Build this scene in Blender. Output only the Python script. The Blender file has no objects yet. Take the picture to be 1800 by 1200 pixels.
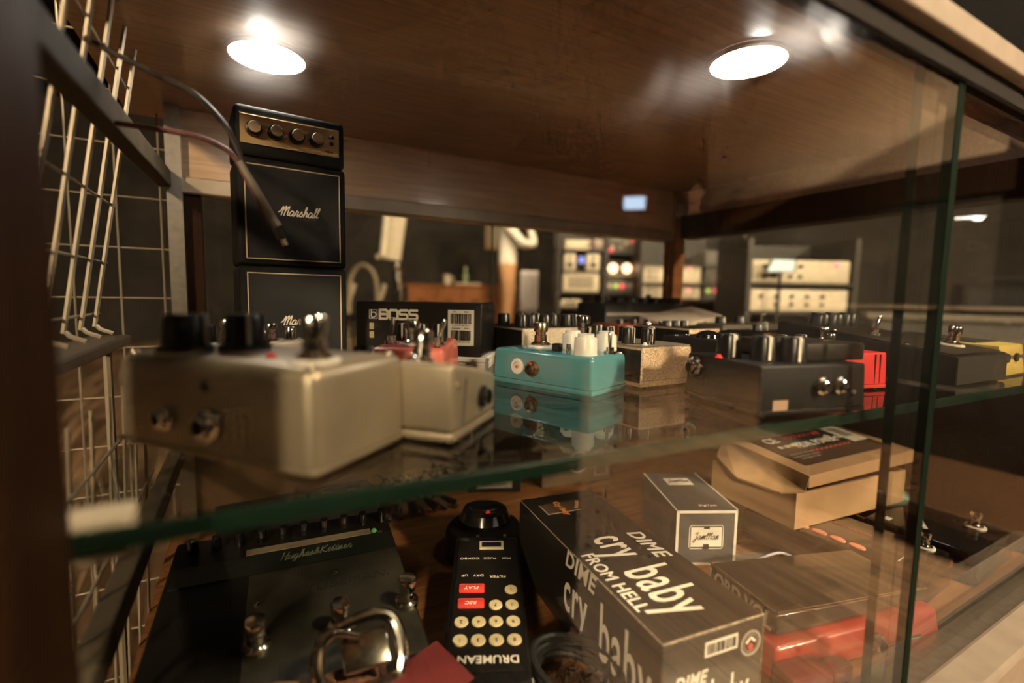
import bpy, bmesh, math, random
from mathutils import Vector, Matrix
random.seed(7)
R = math.radians
sc = bpy.context.scene
C = sc.collection

# ------------------------------------------------------------------ camera
CAM_Z = .62
cd = bpy.data.cameras.new('camera'); cam = bpy.data.objects.new('camera', cd); C.objects.link(cam); sc.camera = cam
cd.sensor_width = 36; cd.lens = 17.0; cd.clip_start = .005; cd.clip_end = 40
yaw, pitch, roll = R(29), R(5.2), R(1.0)
f_ = Vector((math.sin(yaw)*math.cos(pitch), math.cos(yaw)*math.cos(pitch), -math.sin(pitch)))
r_ = Vector((math.cos(yaw), -math.sin(yaw), 0)); u_ = r_.cross(f_)
r2 = r_*math.cos(roll)+u_*math.sin(roll); u2 = u_*math.cos(roll)-r_*math.sin(roll)
cam.matrix_world = Matrix(((r2.x, u2.x, -f_.x, 0), (r2.y, u2.y, -f_.y, 0), (r2.z, u2.z, -f_.z, CAM_Z), (0, 0, 0, 1)))
cd.dof.use_dof = True; cd.dof.focus_distance = .52; cd.dof.aperture_fstop = 2.2; cd.dof.aperture_blades = 0

# ------------------------------------------------------------------ world, view, lights
w = bpy.data.worlds.new('world'); sc.world = w; w.use_nodes = True
w.node_tree.nodes['Background'].inputs[0].default_value = (1, .72, .45, 1)
w.node_tree.nodes['Background'].inputs[1].default_value = .03
vs = sc.view_settings
vs.view_transform = 'Standard'; vs.look = 'None'; vs.gamma = 1; vs.use_curve_mapping = False; vs.exposure = 0.08
sc.cycles.use_denoising = True; sc.cycles.use_adaptive_sampling = True; sc.cycles.adaptive_threshold = .08; sc.cycles.adaptive_min_samples = 12
sc.cycles.max_bounces = 5; sc.cycles.transparent_max_bounces = 20; sc.cycles.glossy_bounces = 4
sc.cycles.caustics_reflective = False; sc.cycles.caustics_refractive = False
sc.cycles.sample_clamp_indirect = 3.0; sc.cycles.use_light_tree = False
WARM = (1, .74, .47)
def area(name, loc, target, power, size, col=WARM):
    l = bpy.data.lights.new(name, 'AREA'); l.energy = power; l.size = size; l.color = col; l.shape = 'DISK'
    o = bpy.data.objects.new(name, l); C.objects.link(o); o.location = loc
    o.rotation_euler = (Vector(target)-Vector(loc)).to_track_quat('-Z', 'Y').to_euler(); return o
def point(name, loc, power, rad=.08, col=WARM):
    l = bpy.data.lights.new(name, 'POINT'); l.energy = power; l.shadow_soft_size = rad; l.color = col
    o = bpy.data.objects.new(name, l); C.objects.link(o); o.location = loc; return o
PUCK = 39.0          # emission of the two cabinet downlights
area('room_lamp_floor', (1.35, -1.15, 2.65), (1.30, -.55, 0), 140, .30)
area('room_lamp_left', (-2.4, -2.6, 2.2), (.1, .4, .5), 165, .35)
area('room_lamp_low', (1.9, -2.9, 1.9), (.5, .3, .4), 200, .30)
area('room_lamp_back', (2.2, 3.6, 2.5), (2.7, 5.2, .9), 55, .4)
area('room_lamp_rack', (2.0, 2.0, 2.3), (3.2, 3.4, .8), 50, .4)
area('room_lamp_side', (2.1, .9, 2.5), (2.5, 1.5, .7), 5, .4)
def strip(name, loc, rot, lx, power):          # cove strip lying on the dark rail
    l = bpy.data.lights.new(name, 'AREA'); l.shape = 'RECTANGLE'; l.size = lx; l.size_y = .05; l.energy = power; l.color = WARM
    o = bpy.data.objects.new(name, l); C.objects.link(o); o.location = loc; o.rotation_euler = rot
sp = bpy.data.lights.new('face_fill_spot', 'SPOT'); sp.energy = 900; sp.spot_size = R(13); sp.spot_blend = .6; sp.shadow_soft_size = .05; sp.color = WARM  # added spot that brightens the mirrored person's face, no fixture there
spo = bpy.data.objects.new('face_fill_spot', sp); C.objects.link(spo); spo.location = (2.9, -2.0, 2.6); spo.rotation_euler = (Vector((3.92, -3.06, 1.70))-Vector((2.9, -2.0, 2.6))).to_track_quat('-Z', 'Y').to_euler()
strip('cove_strip_side', (4.44, -2.2, 1.68), (R(180), R(-20), R(90)), 2.4, 14)
strip('cove_strip_front', (5.0, -.84, 1.68), (R(160), 0, 0), .9, 3.5)

# ------------------------------------------------------------------ materials
MATS = {}
def mat(name, col, rough=.5, metal=0, var=.12, scale=40, bump=0, coat=0, spec=.5, bscale=None, stretch=None):
    if name in MATS: return MATS[name]
    m = bpy.data.materials.new(name); m.use_nodes = True; nt = m.node_tree; n = nt.nodes; L = nt.links
    b = n['Principled BSDF']
    b.inputs['Roughness'].default_value = rough; b.inputs['Metallic'].default_value = metal
    b.inputs['Coat Weight'].default_value = coat; b.inputs['Coat Roughness'].default_value = .08
    b.inputs['Specular IOR Level'].default_value = spec
    tc = n.new('ShaderNodeTexCoord'); mp = n.new('ShaderNodeMapping'); L.new(tc.outputs['Object'], mp.inputs[0])
    if stretch: mp.inputs['Scale'].default_value = stretch
    nz = n.new('ShaderNodeTexNoise'); nz.inputs['Scale'].default_value = scale; nz.inputs['Detail'].default_value = 5
    L.new(mp.outputs[0], nz.inputs['Vector'])
    cr = n.new('ShaderNodeValToRGB'); L.new(nz.outputs[0], cr.inputs[0])
    cr.color_ramp.elements[0].position = .3; cr.color_ramp.elements[1].position = .7
    cr.color_ramp.elements[0].color = tuple(max(0, c*(1-var)) for c in col)+(1,)
    cr.color_ramp.elements[1].color = tuple(min(1, c*(1+var)) for c in col)+(1,)
    L.new(cr.outputs[0], b.inputs['Base Color'])
    if bump:
        n2 = n.new('ShaderNodeTexNoise'); n2.inputs['Scale'].default_value = bscale or scale*6; L.new(mp.outputs[0], n2.inputs['Vector'])
        bp = n.new('ShaderNodeBump'); bp.inputs['Strength'].default_value = bump; bp.inputs['Distance'].default_value = .001
        L.new(n2.outputs[0], bp.inputs['Height']); L.new(bp.outputs[0], b.inputs['Normal'])
    MATS[name] = m; return m
def emis(name, col, st):
    if name in MATS: return MATS[name]
    m = bpy.data.materials.new(name); m.use_nodes = True; nt = m.node_tree
    b = nt.nodes['Principled BSDF']; b.inputs['Base Color'].default_value = (*col, 1)
    b.inputs['Emission Color'].default_value = (*col, 1); b.inputs['Emission Strength'].default_value = st
    if st < 10: m.cycles.emission_sampling = 'NONE'
    MATS[name] = m; return m
def wood(name, a, b_, rough=.35, axis='X', ring=9, coat=.0):
    m = bpy.data.materials.new(name); m.use_nodes = True; nt = m.node_tree; n = nt.nodes; L = nt.links
    b = n['Principled BSDF']; b.inputs['Roughness'].default_value = rough; b.inputs['Coat Weight'].default_value = coat; b.inputs['Coat Roughness'].default_value = .12; b.inputs['Specular IOR Level'].default_value = .5 if coat else .06
    tc = n.new('ShaderNodeTexCoord'); mp = n.new('ShaderNodeMapping'); L.new(tc.outputs['Object'], mp.inputs[0])
    s = {'X': (1.2, 26, 26), 'Y': (26, 1.2, 26), 'Z': (26, 26, 1.2)}[axis]; mp.inputs['Scale'].default_value = s
    nz = n.new('ShaderNodeTexNoise'); nz.inputs['Scale'].default_value = ring; nz.inputs['Detail'].default_value = 8; nz.inputs['Roughness'].default_value = .65
    nz.inputs['Distortion'].default_value = .6
    L.new(mp.outputs[0], nz.inputs['Vector'])
    cr = n.new('ShaderNodeValToRGB'); cr.color_ramp.elements[0].position = .35; cr.color_ramp.elements[1].position = .7
    cr.color_ramp.elements[0].color = (*a, 1); cr.color_ramp.elements[1].color = (*b_, 1)
    L.new(nz.outputs[0], cr.inputs[0]); L.new(cr.outputs[0], b.inputs['Base Color'])
    bp = n.new('ShaderNodeBump'); bp.inputs['Strength'].default_value = .12; bp.inputs['Distance'].default_value = .0005
    L.new(nz.outputs[0], bp.inputs['Height']); L.new(bp.outputs[0], b.inputs['Normal'])
    MATS[name] = m; return m
def planks(name, a, b_):
    m = bpy.data.materials.new(name); m.use_nodes = True; nt = m.node_tree; n = nt.nodes; L = nt.links
    b = n['Principled BSDF']; b.inputs['Roughness'].default_value = .4
    tc = n.new('ShaderNodeTexCoord'); mp = n.new('ShaderNodeMapping'); L.new(tc.outputs['Object'], mp.inputs[0])
    mp.inputs['Rotation'].default_value = (0, 0, R(86))
    br = n.new('ShaderNodeTexBrick'); br.inputs['Scale'].default_value = 1.0; br.inputs['Brick Width'].default_value = .55; br.inputs['Row Height'].default_value = .075
    br.inputs['Mortar Size'].default_value = .0022; br.inputs['Bias'].default_value = 0
    br.inputs['Color1'].default_value = (*a, 1); br.inputs['Color2'].default_value = (*b_, 1); br.inputs['Mortar'].default_value = (a[0]*.3, a[1]*.3, a[2]*.3, 1)
    L.new(mp.outputs[0], br.inputs['Vector'])
    m2 = n.new('ShaderNodeMapping'); m2.inputs['Scale'].default_value = (.5, 8, 1); L.new(mp.outputs[0], m2.inputs[0])
    nz = n.new('ShaderNodeTexNoise'); nz.inputs['Scale'].default_value = 4; nz.inputs['Detail'].default_value = 6; L.new(m2.outputs[0], nz.inputs['Vector'])
    mx = n.new('ShaderNodeMixRGB'); mx.blend_type = 'MULTIPLY'; mx.inputs[0].default_value = .75
    L.new(br.outputs['Color'], mx.inputs[1]); cr = n.new('ShaderNodeValToRGB'); cr.color_ramp.elements[0].position = .38; cr.color_ramp.elements[1].position = .62; cr.color_ramp.elements[0].color = (.18, .16, .14, 1); L.new(nz.outputs[0], cr.inputs[0])
    L.new(cr.outputs[0], mx.inputs[2]); L.new(mx.outputs[0], b.inputs['Base Color'])
    MATS[name] = m; return m
def glass(name, tint, dirt=.0, dirtscale=4):
    # thin glass: Fresnel mirror over clear transmission on both faces, with a film of finger smears
    m = bpy.data.materials.new(name); m.use_nodes = True; nt = m.node_tree; n = nt.nodes; L = nt.links
    n.remove(n['Principled BSDF']); out = n['Material Output']
    g = n.new('ShaderNodeNewGeometry'); ior = n.new('ShaderNodeMapRange')
    ior.inputs['To Min'].default_value = 1.5; ior.inputs['To Max'].default_value = 1/1.5
    L.new(g.outputs['Backfacing'], ior.inputs['Value'])
    fr = n.new('ShaderNodeFresnel'); L.new(ior.outputs[0], fr.inputs['IOR'])
    tr = n.new('ShaderNodeBsdfTransparent'); tr.inputs[0].default_value = (*tint, 1)
    gl = n.new('ShaderNodeBsdfGlossy'); gl.inputs['Roughness'].default_value = 0; gl.inputs['Color'].default_value = (1, 1, 1, 1)
    mx = n.new('ShaderNodeMixShader'); L.new(fr.outputs[0], mx.inputs[0]); L.new(tr.outputs[0], mx.inputs[1]); L.new(gl.outputs[0], mx.inputs[2])
    last = mx
    if dirt:
        tc = n.new('ShaderNodeTexCoord'); nz = n.new('ShaderNodeTexNoise'); nz.inputs['Scale'].default_value = dirtscale; nz.inputs['Detail'].default_value = 6; nz.inputs['Distortion'].default_value = 1.2
        L.new(tc.outputs['Object'], nz.inputs['Vector'])
        mr = n.new('ShaderNodeMapRange'); mr.inputs['From Min'].default_value = .50; mr.inputs['From Max'].default_value = .76; mr.inputs['To Min'].default_value = dirt*.05; mr.inputs['To Max'].default_value = dirt
        L.new(nz.outputs[0], mr.inputs['Value'])
        sx_ = n.new('ShaderNodeSeparateXYZ'); L.new(tc.outputs['Object'], sx_.inputs[0]); mz = n.new('ShaderNodeMapRange'); mz.inputs['From Min'].default_value = .68; mz.inputs['From Max'].default_value = .76; mz.inputs['To Min'].default_value = .06
        L.new(sx_.outputs['Z'], mz.inputs['Value']); ml = n.new('ShaderNodeMath'); ml.operation = 'MULTIPLY'; L.new(mr.outputs[0], ml.inputs[0]); L.new(mz.outputs[0], ml.inputs[1]); mr = ml
        md = n.new('ShaderNodeBsdfRefraction'); md.inputs['Roughness'].default_value = .5; md.inputs['IOR'].default_value = 1.12; md.inputs['Color'].default_value = (.95, .9, .85, 1)
        m2 = n.new('ShaderNodeMixShader'); L.new(mr.outputs[0], m2.inputs[0]); L.new(mx.outputs[0], m2.inputs[1]); L.new(md.outputs[0], m2.inputs[2]); last = m2
    L.new(last.outputs[0], out.inputs['Surface'])
    MATS[name] = m; return m
def sparkle(name, a, b_):
    m = bpy.data.materials.new(name); m.use_nodes = True; nt = m.node_tree; n = nt.nodes; L = nt.links
    b = n['Principled BSDF']; b.inputs['Metallic'].default_value = .6; b.inputs['Roughness'].default_value = .45
    tc = n.new('ShaderNodeTexCoord'); vo = n.new('ShaderNodeTexVoronoi'); vo.inputs['Scale'].default_value = 900; L.new(tc.outputs['Object'], vo.inputs['Vector'])
    sp = n.new('ShaderNodeSeparateColor'); L.new(vo.outputs['Color'], sp.inputs[0])
    cr = n.new('ShaderNodeValToRGB'); cr.color_ramp.elements[0].color = (*a, 1); cr.color_ramp.elements[1].color = (*b_, 1); L.new(sp.outputs[0], cr.inputs[0]); L.new(cr.outputs[0], b.inputs['Base Color'])
    bp = n.new('ShaderNodeBump'); bp.inputs['Strength'].default_value = .5; bp.inputs['Distance'].default_value = .0008; L.new(vo.outputs['Distance'], bp.inputs['Height']); L.new(bp.outputs[0], b.inputs['Normal'])
    MATS[name] = m; return m

BLACK = mat('black_paint', (.009, .008, .007), .42, var=.2, spec=.2)
BLACKG = mat('black_gloss', (.008, .008, .008), .15, coat=.4)
BLACKM = mat('black_matte', (.011, .0095, .008), .7, bump=.1, spec=.2)
RUBBER = mat('black_rubber', (.012, .012, .012), .6)
KNOB = mat('knob_black', (.010, .010, .010), .3)
WHITEP = mat('white_plastic', (.80, .77, .70), .35)
CREAM = mat('cream_paint', (.62, .54, .42), .5)
RAILP = mat('rail_paint', (.20, .165, .125), .55)
CHROME = mat('chrome', (.75, .70, .62), .14, 1)
STEEL = mat('brushed_steel', (.55, .50, .42), .32, 1, scale=120)
SILVER = mat('raw_aluminium', (.44, .37, .27), .40, .68, var=.12, scale=25, bump=.08)
GOLD = mat('gold_panel', (.62, .42, .20), .42, .5)
PRINT = mat('white_print', (.88, .81, .70), .6)
PRINTG = mat('grey_print', (.36, .32, .27), .6)
PAPER = mat('white_paper', (.80, .75, .66), .6)
INK = mat('black_ink', (.02, .018, .016), .6)
REDP = mat('red_print', (.65, .06, .05), .5)
TEALINK = mat('slate_print', (.085, .105, .12), .5)
NYLON = mat('white_nylon', (.85, .80, .72), .4)
GREENEDGE = mat('glass_edge_green', (.003, .008, .005), .6, spec=.03)
SHELFEDGE = mat('shelf_edge_green', (.008, .021, .013), .18, coat=.2)
W_CEIL = wood('veneer_ceiling', (.34, .195, .105), (.55, .33, .19), .30, 'X', 7, .25)
W_HEAD = wood('veneer_header', (.44, .27, .15), (.62, .41, .25), .32, 'X', 6, .25)
W_DARK = wood('dark_walnut', (.016, .0065, .0028), (.036, .015, .006), .62, 'Z', 6, 0)
W_BACK = wood('back_panel_wood', (.05, .024, .010), (.10, .05, .02), .45, 'X', 6, .1)
W_FLOOR = wood('cabinet_floor_wood', (.17, .068, .024), (.32, .14, .05), .45, 'X', 5)
W_SIDE = wood('sideboard_wood', (.24, .095, .038), (.40, .17, .07), .4, 'X', 4)
PLANK = planks('plank_floor', (.62, .40, .235), (.24, .14, .075))
PANE = glass('pane_glass', (.955, .965, .95), .34, 11)
CLEAN = glass('clean_pane_glass', (.955, .965, .95))
SHELFG = glass('shelf_glass', (.94, .965, .945))

# ------------------------------------------------------------------ geometry helpers
def bx(x0, x1, y0, y1, z0, z1, bm=None, M=None):
    bm = bm or bmesh.new()
    v = [bm.verts.new((x, y, z)) for z in (z0, z1) for y in (y0, y1) for x in (x0, x1)]
    for q in ((0, 2, 3, 1), (4, 5, 7, 6), (0, 1, 5, 4), (1, 3, 7, 5), (3, 2, 6, 7), (2, 0, 4, 6)):
        bm.faces.new([v[i] for i in q])
    if M: bmesh.ops.transform(bm, matrix=M, verts=v)
    return bm
def rbox(x0, x1, y0, y1, z0, z1, r=.003, seg=3, draft=1.0, bottom=True):
    bm = bx(x0, x1, y0, y1, z0, z1)
    if draft != 1:
        cx, cy = (x0+x1)/2, (y0+y1)/2
        for v in bm.verts:
            if v.co.z > (z0+z1)/2: v.co.x = cx+(v.co.x-cx)*draft; v.co.y = cy+(v.co.y-cy)*draft
    ed = bm.edges[:] if bottom else [e for e in bm.edges if not all(v.co.z < z0+1e-6 for v in e.verts)]
    bmesh.ops.bevel(bm, geom=ed, offset=r, segments=seg, profile=.5, affect='EDGES')
    return bm
def hexa(pts, r=0, seg=2):
    """8 points: bottom 4 (ccw) then top 4"""
    bm = bmesh.new(); v = [bm.verts.new(p) for p in pts]
    for q in ((3, 2, 1, 0), (4, 5, 6, 7), (0, 1, 5, 4), (1, 2, 6, 5), (2, 3, 7, 6), (3, 0, 4, 7)): bm.faces.new([v[i] for i in q])
    if r: bmesh.ops.bevel(bm, geom=bm.edges[:], offset=r, segments=seg, profile=.5, affect='EDGES')
    return bm
def lathe(prof, seg=24, bm=None, loc=(0, 0, 0)):
    bm = bm or bmesh.new(); rings = []
    for r, z in prof:
        if r <= 1e-6: rings.append([bm.verts.new((loc[0], loc[1], loc[2]+z))])
        else: rings.append([bm.verts.new((loc[0]+r*math.cos(2*math.pi*i/seg), loc[1]+r*math.sin(2*math.pi*i/seg), loc[2]+z)) for i in range(seg)])
    for a, b in zip(rings, rings[1:]):
        for i in range(seg):
            j = (i+1) % seg
            if len(a) == 1 and len(b) > 1: bm.faces.new((a[0], b[i], b[j]))
            elif len(b) == 1 and len(a) > 1: bm.faces.new((a[i], a[j], b[0]))
            elif len(a) > 1: bm.faces.new((a[i], a[j], b[j], b[i]))
    return bm
def catmull(pts, n=8, closed=False):
    P = [Vector(p) for p in pts]; out = []
    if closed: P = [P[-1]]+P+[P[0], P[1]]
    else: P = [P[0]*2-P[1]]+P+[P[-1]*2-P[-2]]
    for i in range(1, len(P)-2):
        for k in range(n):
            t = k/n; a, b, c, d = P[i-1], P[i], P[i+1], P[i+2]
            out.append(.5*((2*b)+(c-a)*t+(2*a-5*b+4*c-d)*t*t+(3*b-a-3*c+d)*t**3))
    if not closed: out.append(P[-2])
    return out
def tube(pts, r, seg=8, bm=None, closed=False):
    bm = bm or bmesh.new(); P = [Vector(p) for p in pts]; n = len(P); rings = []; up = None
    for i in range(n):
        a = P[i-1] if (i > 0 or closed) else P[0]; b = P[(i+1) % n] if (i < n-1 or closed) else P[-1]
        t = (b-a).normalized()
        if up is None: up = t.orthogonal().normalized()
        up = (up-t*up.dot(t)); up = up.normalized() if up.length > 1e-6 else t.orthogonal().normalized()
        s = t.cross(up); rr = r[i] if isinstance(r, (list, tuple)) else r
        rings.append([bm.verts.new(P[i]+(up*math.cos(2*math.pi*k/seg)+s*math.sin(2*math.pi*k/seg))*rr) for k in range(seg)])
    for i in range(n if closed else n-1):
        a, b = rings[i], rings[(i+1) % n]
        for k in range(seg):
            j = (k+1) % seg; bm.faces.new((a[k], a[j], b[j], b[k]))
    if not closed: bm.faces.new(rings[0][::-1]); bm.faces.new(rings[-1])
    return bm
def mesh(bm, name, smooth=False):
    bmesh.ops.recalc_face_normals(bm, faces=bm.faces[:])
    me = bpy.data.meshes.new(name); bm.to_mesh(me); bm.free()
    if smooth:
        for p in me.polygons: p.use_smooth = True
        try: me.set_sharp_from_angle(angle=R(35))
        except Exception: pass
    return me
def tag(o, label=None, cat=None, group=None, kind=None):
    if label: o['label'] = label
    if cat: o['category'] = cat
    if group: o['group'] = group
    if kind: o['kind'] = kind
    return o
def obj(name, bm, m, parent=None, loc=(0, 0, 0), rot=(0, 0, 0), smooth=False, label=None):
    me = bm if isinstance(bm, bpy.types.Mesh) else mesh(bm, name, smooth)
    if m is not None and not me.materials: me.materials.append(m)
    o = bpy.data.objects.new(name, me); C.objects.link(o); o.location = loc; o.rotation_euler = rot
    if parent: o.parent = parent
    if label: o['label'] = label
    return o
def thing(name, label, cat, loc=(0, 0, 0), rz=0, group=None):
    o = bpy.data.objects.new(name, None); C.objects.link(o); o.location = loc; o.rotation_euler = (0, 0, R(rz)); o.empty_display_size = .02
    return tag(o, label, cat, group)
def struct(name, bm, m, parent=None, **k):
    o = obj(name, bm, m, parent, **k)
    if not parent: o['kind'] = 'structure'
    return o
CACHE = {}
def cached(key, fn, m, smooth=True):
    k = (key, m.name)
    if k not in CACHE:
        me = mesh(fn(), key[0] if isinstance(key, tuple) else key, smooth); me.materials.append(m); CACHE[k] = me
    return CACHE[k]
# -------- lettering
def text(name, s, size, m, parent, loc, rot=(0, 0, 0), sx=1, shear=0, bold=0, align='CENTER', depth=.00015, space=1, label=None):
    cu = bpy.data.curves.new('t', 'FONT'); cu.body = s; cu.size = size; cu.align_x = align; cu.align_y = 'CENTER'; cu.shear = shear; cu.offset = bold
    cu.extrude = depth; cu.space_character = space; cu.resolution_u = 3
    t = bpy.data.objects.new('t', cu); C.objects.link(t)
    me = bpy.data.meshes.new_from_object(t.evaluated_get(bpy.context.evaluated_depsgraph_get()))
    bpy.data.objects.remove(t); bpy.data.curves.remove(cu); me.name = name; me.materials.clear(); me.materials.append(m)
    o = obj(name, me, None, parent, loc, rot, label=label); o.scale = (sx, 1, 1); return o
def strokes(lines, wd, th=.0002, smooth=6):
    """flat pen strokes in the local xy plane"""
    bm = bmesh.new()
    for ln in lines:
        P = [Vector((p[0], p[1], 0)) for p in ln]
        if smooth and len(P) > 2: P = catmull(P, smooth)
        top = []
        for i, p in enumerate(P):
            t = (P[min(i+1, len(P)-1)]-P[max(i-1, 0)]).normalized(); nn = Vector((-t.y, t.x, 0))*wd/2
            if i == 0: p = p-t*wd*.4
            if i == len(P)-1: p = p+t*wd*.4
            top.append((bm.verts.new(p+nn+Vector((0, 0, th))), bm.verts.new(p-nn+Vector((0, 0, th))), bm.verts.new(p+nn), bm.verts.new(p-nn)))
        for a, b in zip(top, top[1:]):
            bm.faces.new((a[0], a[1], b[1], b[0])); bm.faces.new((a[2], a[0], b[0], b[2])); bm.faces.new((a[1], a[3], b[3], b[1]))
    return bm
SCR = {  # cursive letters: (strokes, advance), x-height 1
 'M': ([[(-.3, .55), (.05, .9), (.35, 1.75), (.42, 1.2), (.3, 0)], [(.38, .9), (.9, 1.85), (.92, 1.2), (.8, 0)], [(.9, .9), (1.45, 1.85), (1.42, .9), (1.4, .1), (1.75, .25)]], 1.7),
 'a': ([[(.75, .85), (.4, 1), (.08, .6), (.12, .1), (.45, .05), (.72, .6), (.78, .95), (.72, .3), (.85, 0), (1.1, .3)]], 1.0),
 'r': ([[(0, .2), (.25, .9), (.3, 1.1), (.5, .95), (.62, .9), (.5, .3), (.62, 0), (.85, .3)]], .8),
 's': ([[(0, .2), (.3, .7), (.42, 1.05), (.5, .7), (.65, .3), (.4, 0), (.15, .1)], [(.5, .05), (.85, .3)]], .8),
 'h': ([[(0, .3), (.4, 1.4), (.45, 2), (.28, 1.8), (.2, .9), (.12, 0), (.3, .7), (.6, 1), (.68, .6), (.62, .1), (.95, .3)]], .92),
 'l': ([[(0, .3), (.4, 1.4), (.45, 2), (.28, 1.8), (.2, .9), (.22, .1), (.5, .2)]], .5),
 'J': ([[(.1, 1.4), (.4, 1.8), (.9, 1.85)], [(.7, 1.8), (.6, .6), (.45, -.6), (.1, -.7), (.1, -.2), (.8, .3)]], .95),
 'm': ([[(0, .2), (.2, 1), (.18, 0), (.4, .9), (.55, 1), (.5, 0), (.75, .9), (.9, 1), (.85, .1), (1.1, .3)]], 1.1),
 'n': ([[(0, .2), (.2, 1), (.18, 0), (.4, .9), (.6, 1), (.55, .1), (.85, .3)]], .85),
 'H': ([[(.1, 1.7), (.2, 1.8), (.15, 0)], [(.15, .9), (.9, 1)], [(.95, 1.9), (.85, 0), (1.2, .3)]], 1.15),
 'u': ([[(0, .6), (.15, 1), (.12, .2), (.4, .05), (.6, .6), (.65, 1), (.62, .1), (.9, .3)]], .85),
 'g': ([[(.7, .85), (.35, 1), (.08, .5), (.35, .05), (.65, .6), (.7, .9), (.6, -.5), (.3, -.8), (.2, -.4), (.9, .3)]], .9),
 'e': ([[(0, .3), (.45, .6), (.5, .95), (.25, .95), (.15, .4), (.4, 0), (.75, .3)]], .72),
 '&': ([[(.8, .2), (.2, 1.3), (.4, 1.7), (.55, 1.3), (.1, .5), (.3, 0), (.8, .7)]], 1.0),
 'K': ([[(.15, 1.8), (.1, 0)], [(.9, 1.9), (.2, .9), (.6, .4), (1.0, .1), (1.2, .3)]], 1.15),
 't': ([[(0, .3), (.3, 1.2), (.35, 1.7), (.25, .3), (.4, 0), (.6, .3)], [(.05, 1.15), (.6, 1.25)]], .58),
}
def script(name, s, xh, wd, m, parent, loc, rot, slant=.35, label=None):
    out = []; x = 0
    for ch in s:
        if ch == ' ': x += .5; continue
        st, adv = SCR[ch]
        for ln in st: out.append([((x+p[0]+slant*p[1])*xh, p[1]*xh) for p in ln])
        x += adv
    bm = strokes(out, wd)
    bmesh.ops.translate(bm, verts=bm.verts[:], vec=(-(x*xh)/2, 0, 0))
    return obj(name, bm, m, parent, loc, rot, label=label)
def barcode(parent, loc, rot, wd, ht, m=INK, seed=1, name='barcode'):
    rnd = random.Random(seed); bm = bmesh.new(); x = -wd/2
    while x < wd/2:
        b = rnd.choice((.012, .02, .03, .045))*wd; bx(x, min(x+b, wd/2), -ht/2, ht/2, 0, .0002, bm); x += b+rnd.choice((.012, .02, .03))*wd
    return obj(name, bm, m, parent, loc, rot)
def plate(x0, x1, y0, y1, th=.0003): return bx(x0, x1, y0, y1, 0, th)
FX = lambda side: {'-y': (R(90), 0, 0), '-x': (R(90), 0, R(-90)), '+x': (R(90), 0, R(90)), '+z': (0, 0, 0)}[side]   # prints lying on that face

# -------- pedal parts
def knob(p, x, y, z, r=.008, h=.014, m=KNOB, pm=PRINT, ang=0, shape='flat', name='knob'):
    if shape == 'skirt': prof = [(0, 0), (r*1.15, 0), (r*1.15, h*.12), (r*.92, h*.2), (r*.82, h*.93), (r*.74, h), (0, h)]
    elif shape == 'step': prof = [(0, 0), (r, 0), (r*.95, h*.85), (r*.9, h*.9), (r*.72, h*.9), (r*.70, h*1.08), (0, h*1.08)]
    else: prof = [(0, 0), (r, 0), (r*.9, h*.9), (r*.82, h), (0, h)]
    me = cached((name, r, h, shape), lambda: lathe(prof, 24), m)
    k = obj(name, me, None, p, (x, y, z), (0, 0, R(ang)))
    if pm:
        mp = cached(('pointer', r, h), lambda: bx(-r*.09, r*.09, -r*1.0, -r*.2, h*.05, h*1.02, bx(-r*.09, r*.09, -r*1.04, -r*.8, h*.05, h*.98)), pm, False)
        obj('pointer', mp, None, k)
    return k
def footswitch(p, x, y, z, s=1.0, m=CHROME, washer=True, body=None):
    prof = [(0, 0), (.0085, 0), (.0085, .003), (.0062, .0042), (.0055, .005), (.0055, .010), (.0046, .0105), (.0046, .013), (.0062, .0132), (.0066, .020), (.0058, .0215), (0, .022)]
    me = cached(('footswitch', s), lambda: lathe([(a*s, b*s) for a, b in prof], 20), body or m)
    o = obj('footswitch', me, None, p, (x, y, z))
    if washer:
        mw = cached(('washer', s), lambda: lathe([(0, -.0002), (.0115*s, -.0002), (.0115*s, .0016*s), (0, .0016*s)], 24), NYLON); obj('washer', mw, None, o)
    return o
def toggle(p, x, y, z, lean=(15, 0), s=1.0):
    me = cached(('toggle_nut', s), lambda: lathe([(0, 0), (.0048*s, 0), (.0048*s, .002*s), (.003*s, .0022*s), (.003*s, .005*s), (0, .0052*s)], 12), CHROME)
    o = obj('toggle_switch', me, None, p, (x, y, z))
    mb = cached(('toggle_bat', s), lambda: lathe([(0, 0), (.0011*s, 0), (.0017*s, .011*s), (.0012*s, .013*s), (0, .0132*s)], 10), CHROME)
    obj('bat', mb, None, o, (0, 0, .004*s), (R(lean[0]), R(lean[1]), 0)); return o
def jack(p, loc, side, r=.0065, m=CHROME, hole=True, name='jack'):
    rot = {'-y': (R(90), 0, 0), '-x': (0, R(-90), 0), '+x': (0, R(90), 0), '+y': (R(-90), 0, 0), '+z': (0, 0, 0)}[side]
    me = cached((name, r), lambda: lathe([(0, 0), (r*1.15, 0), (r*1.15, r*.3), (r*.8, r*.4), (r*.8, r*.9), (r*.55, r), (r*.5, r*.4), (0, r*.4)], 20), m)
    o = obj(name, me, None, p, loc, rot)
    if hole:
        mh = cached(('socket', r), lambda: lathe([(0, r*.42), (r*.48, r*.42), (r*.48, r*.46), (0, r*.46)], 16), INK); obj('socket', mh, None, o)
    return o
def screw(p, loc, side='+z', r=.0024, m=STEEL):
    rot = {'-y': (R(90), 0, 0), '-x': (0, R(-90), 0), '+x': (0, R(90), 0), '+z': (0, 0, 0)}[side]
    return obj('screw', cached(('screw', r), lambda: lathe([(0, 0), (r, 0), (r*.85, r*.45), (r*.25, r*.5), (0, r*.25)], 12), m), None, p, loc, rot)
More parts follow.
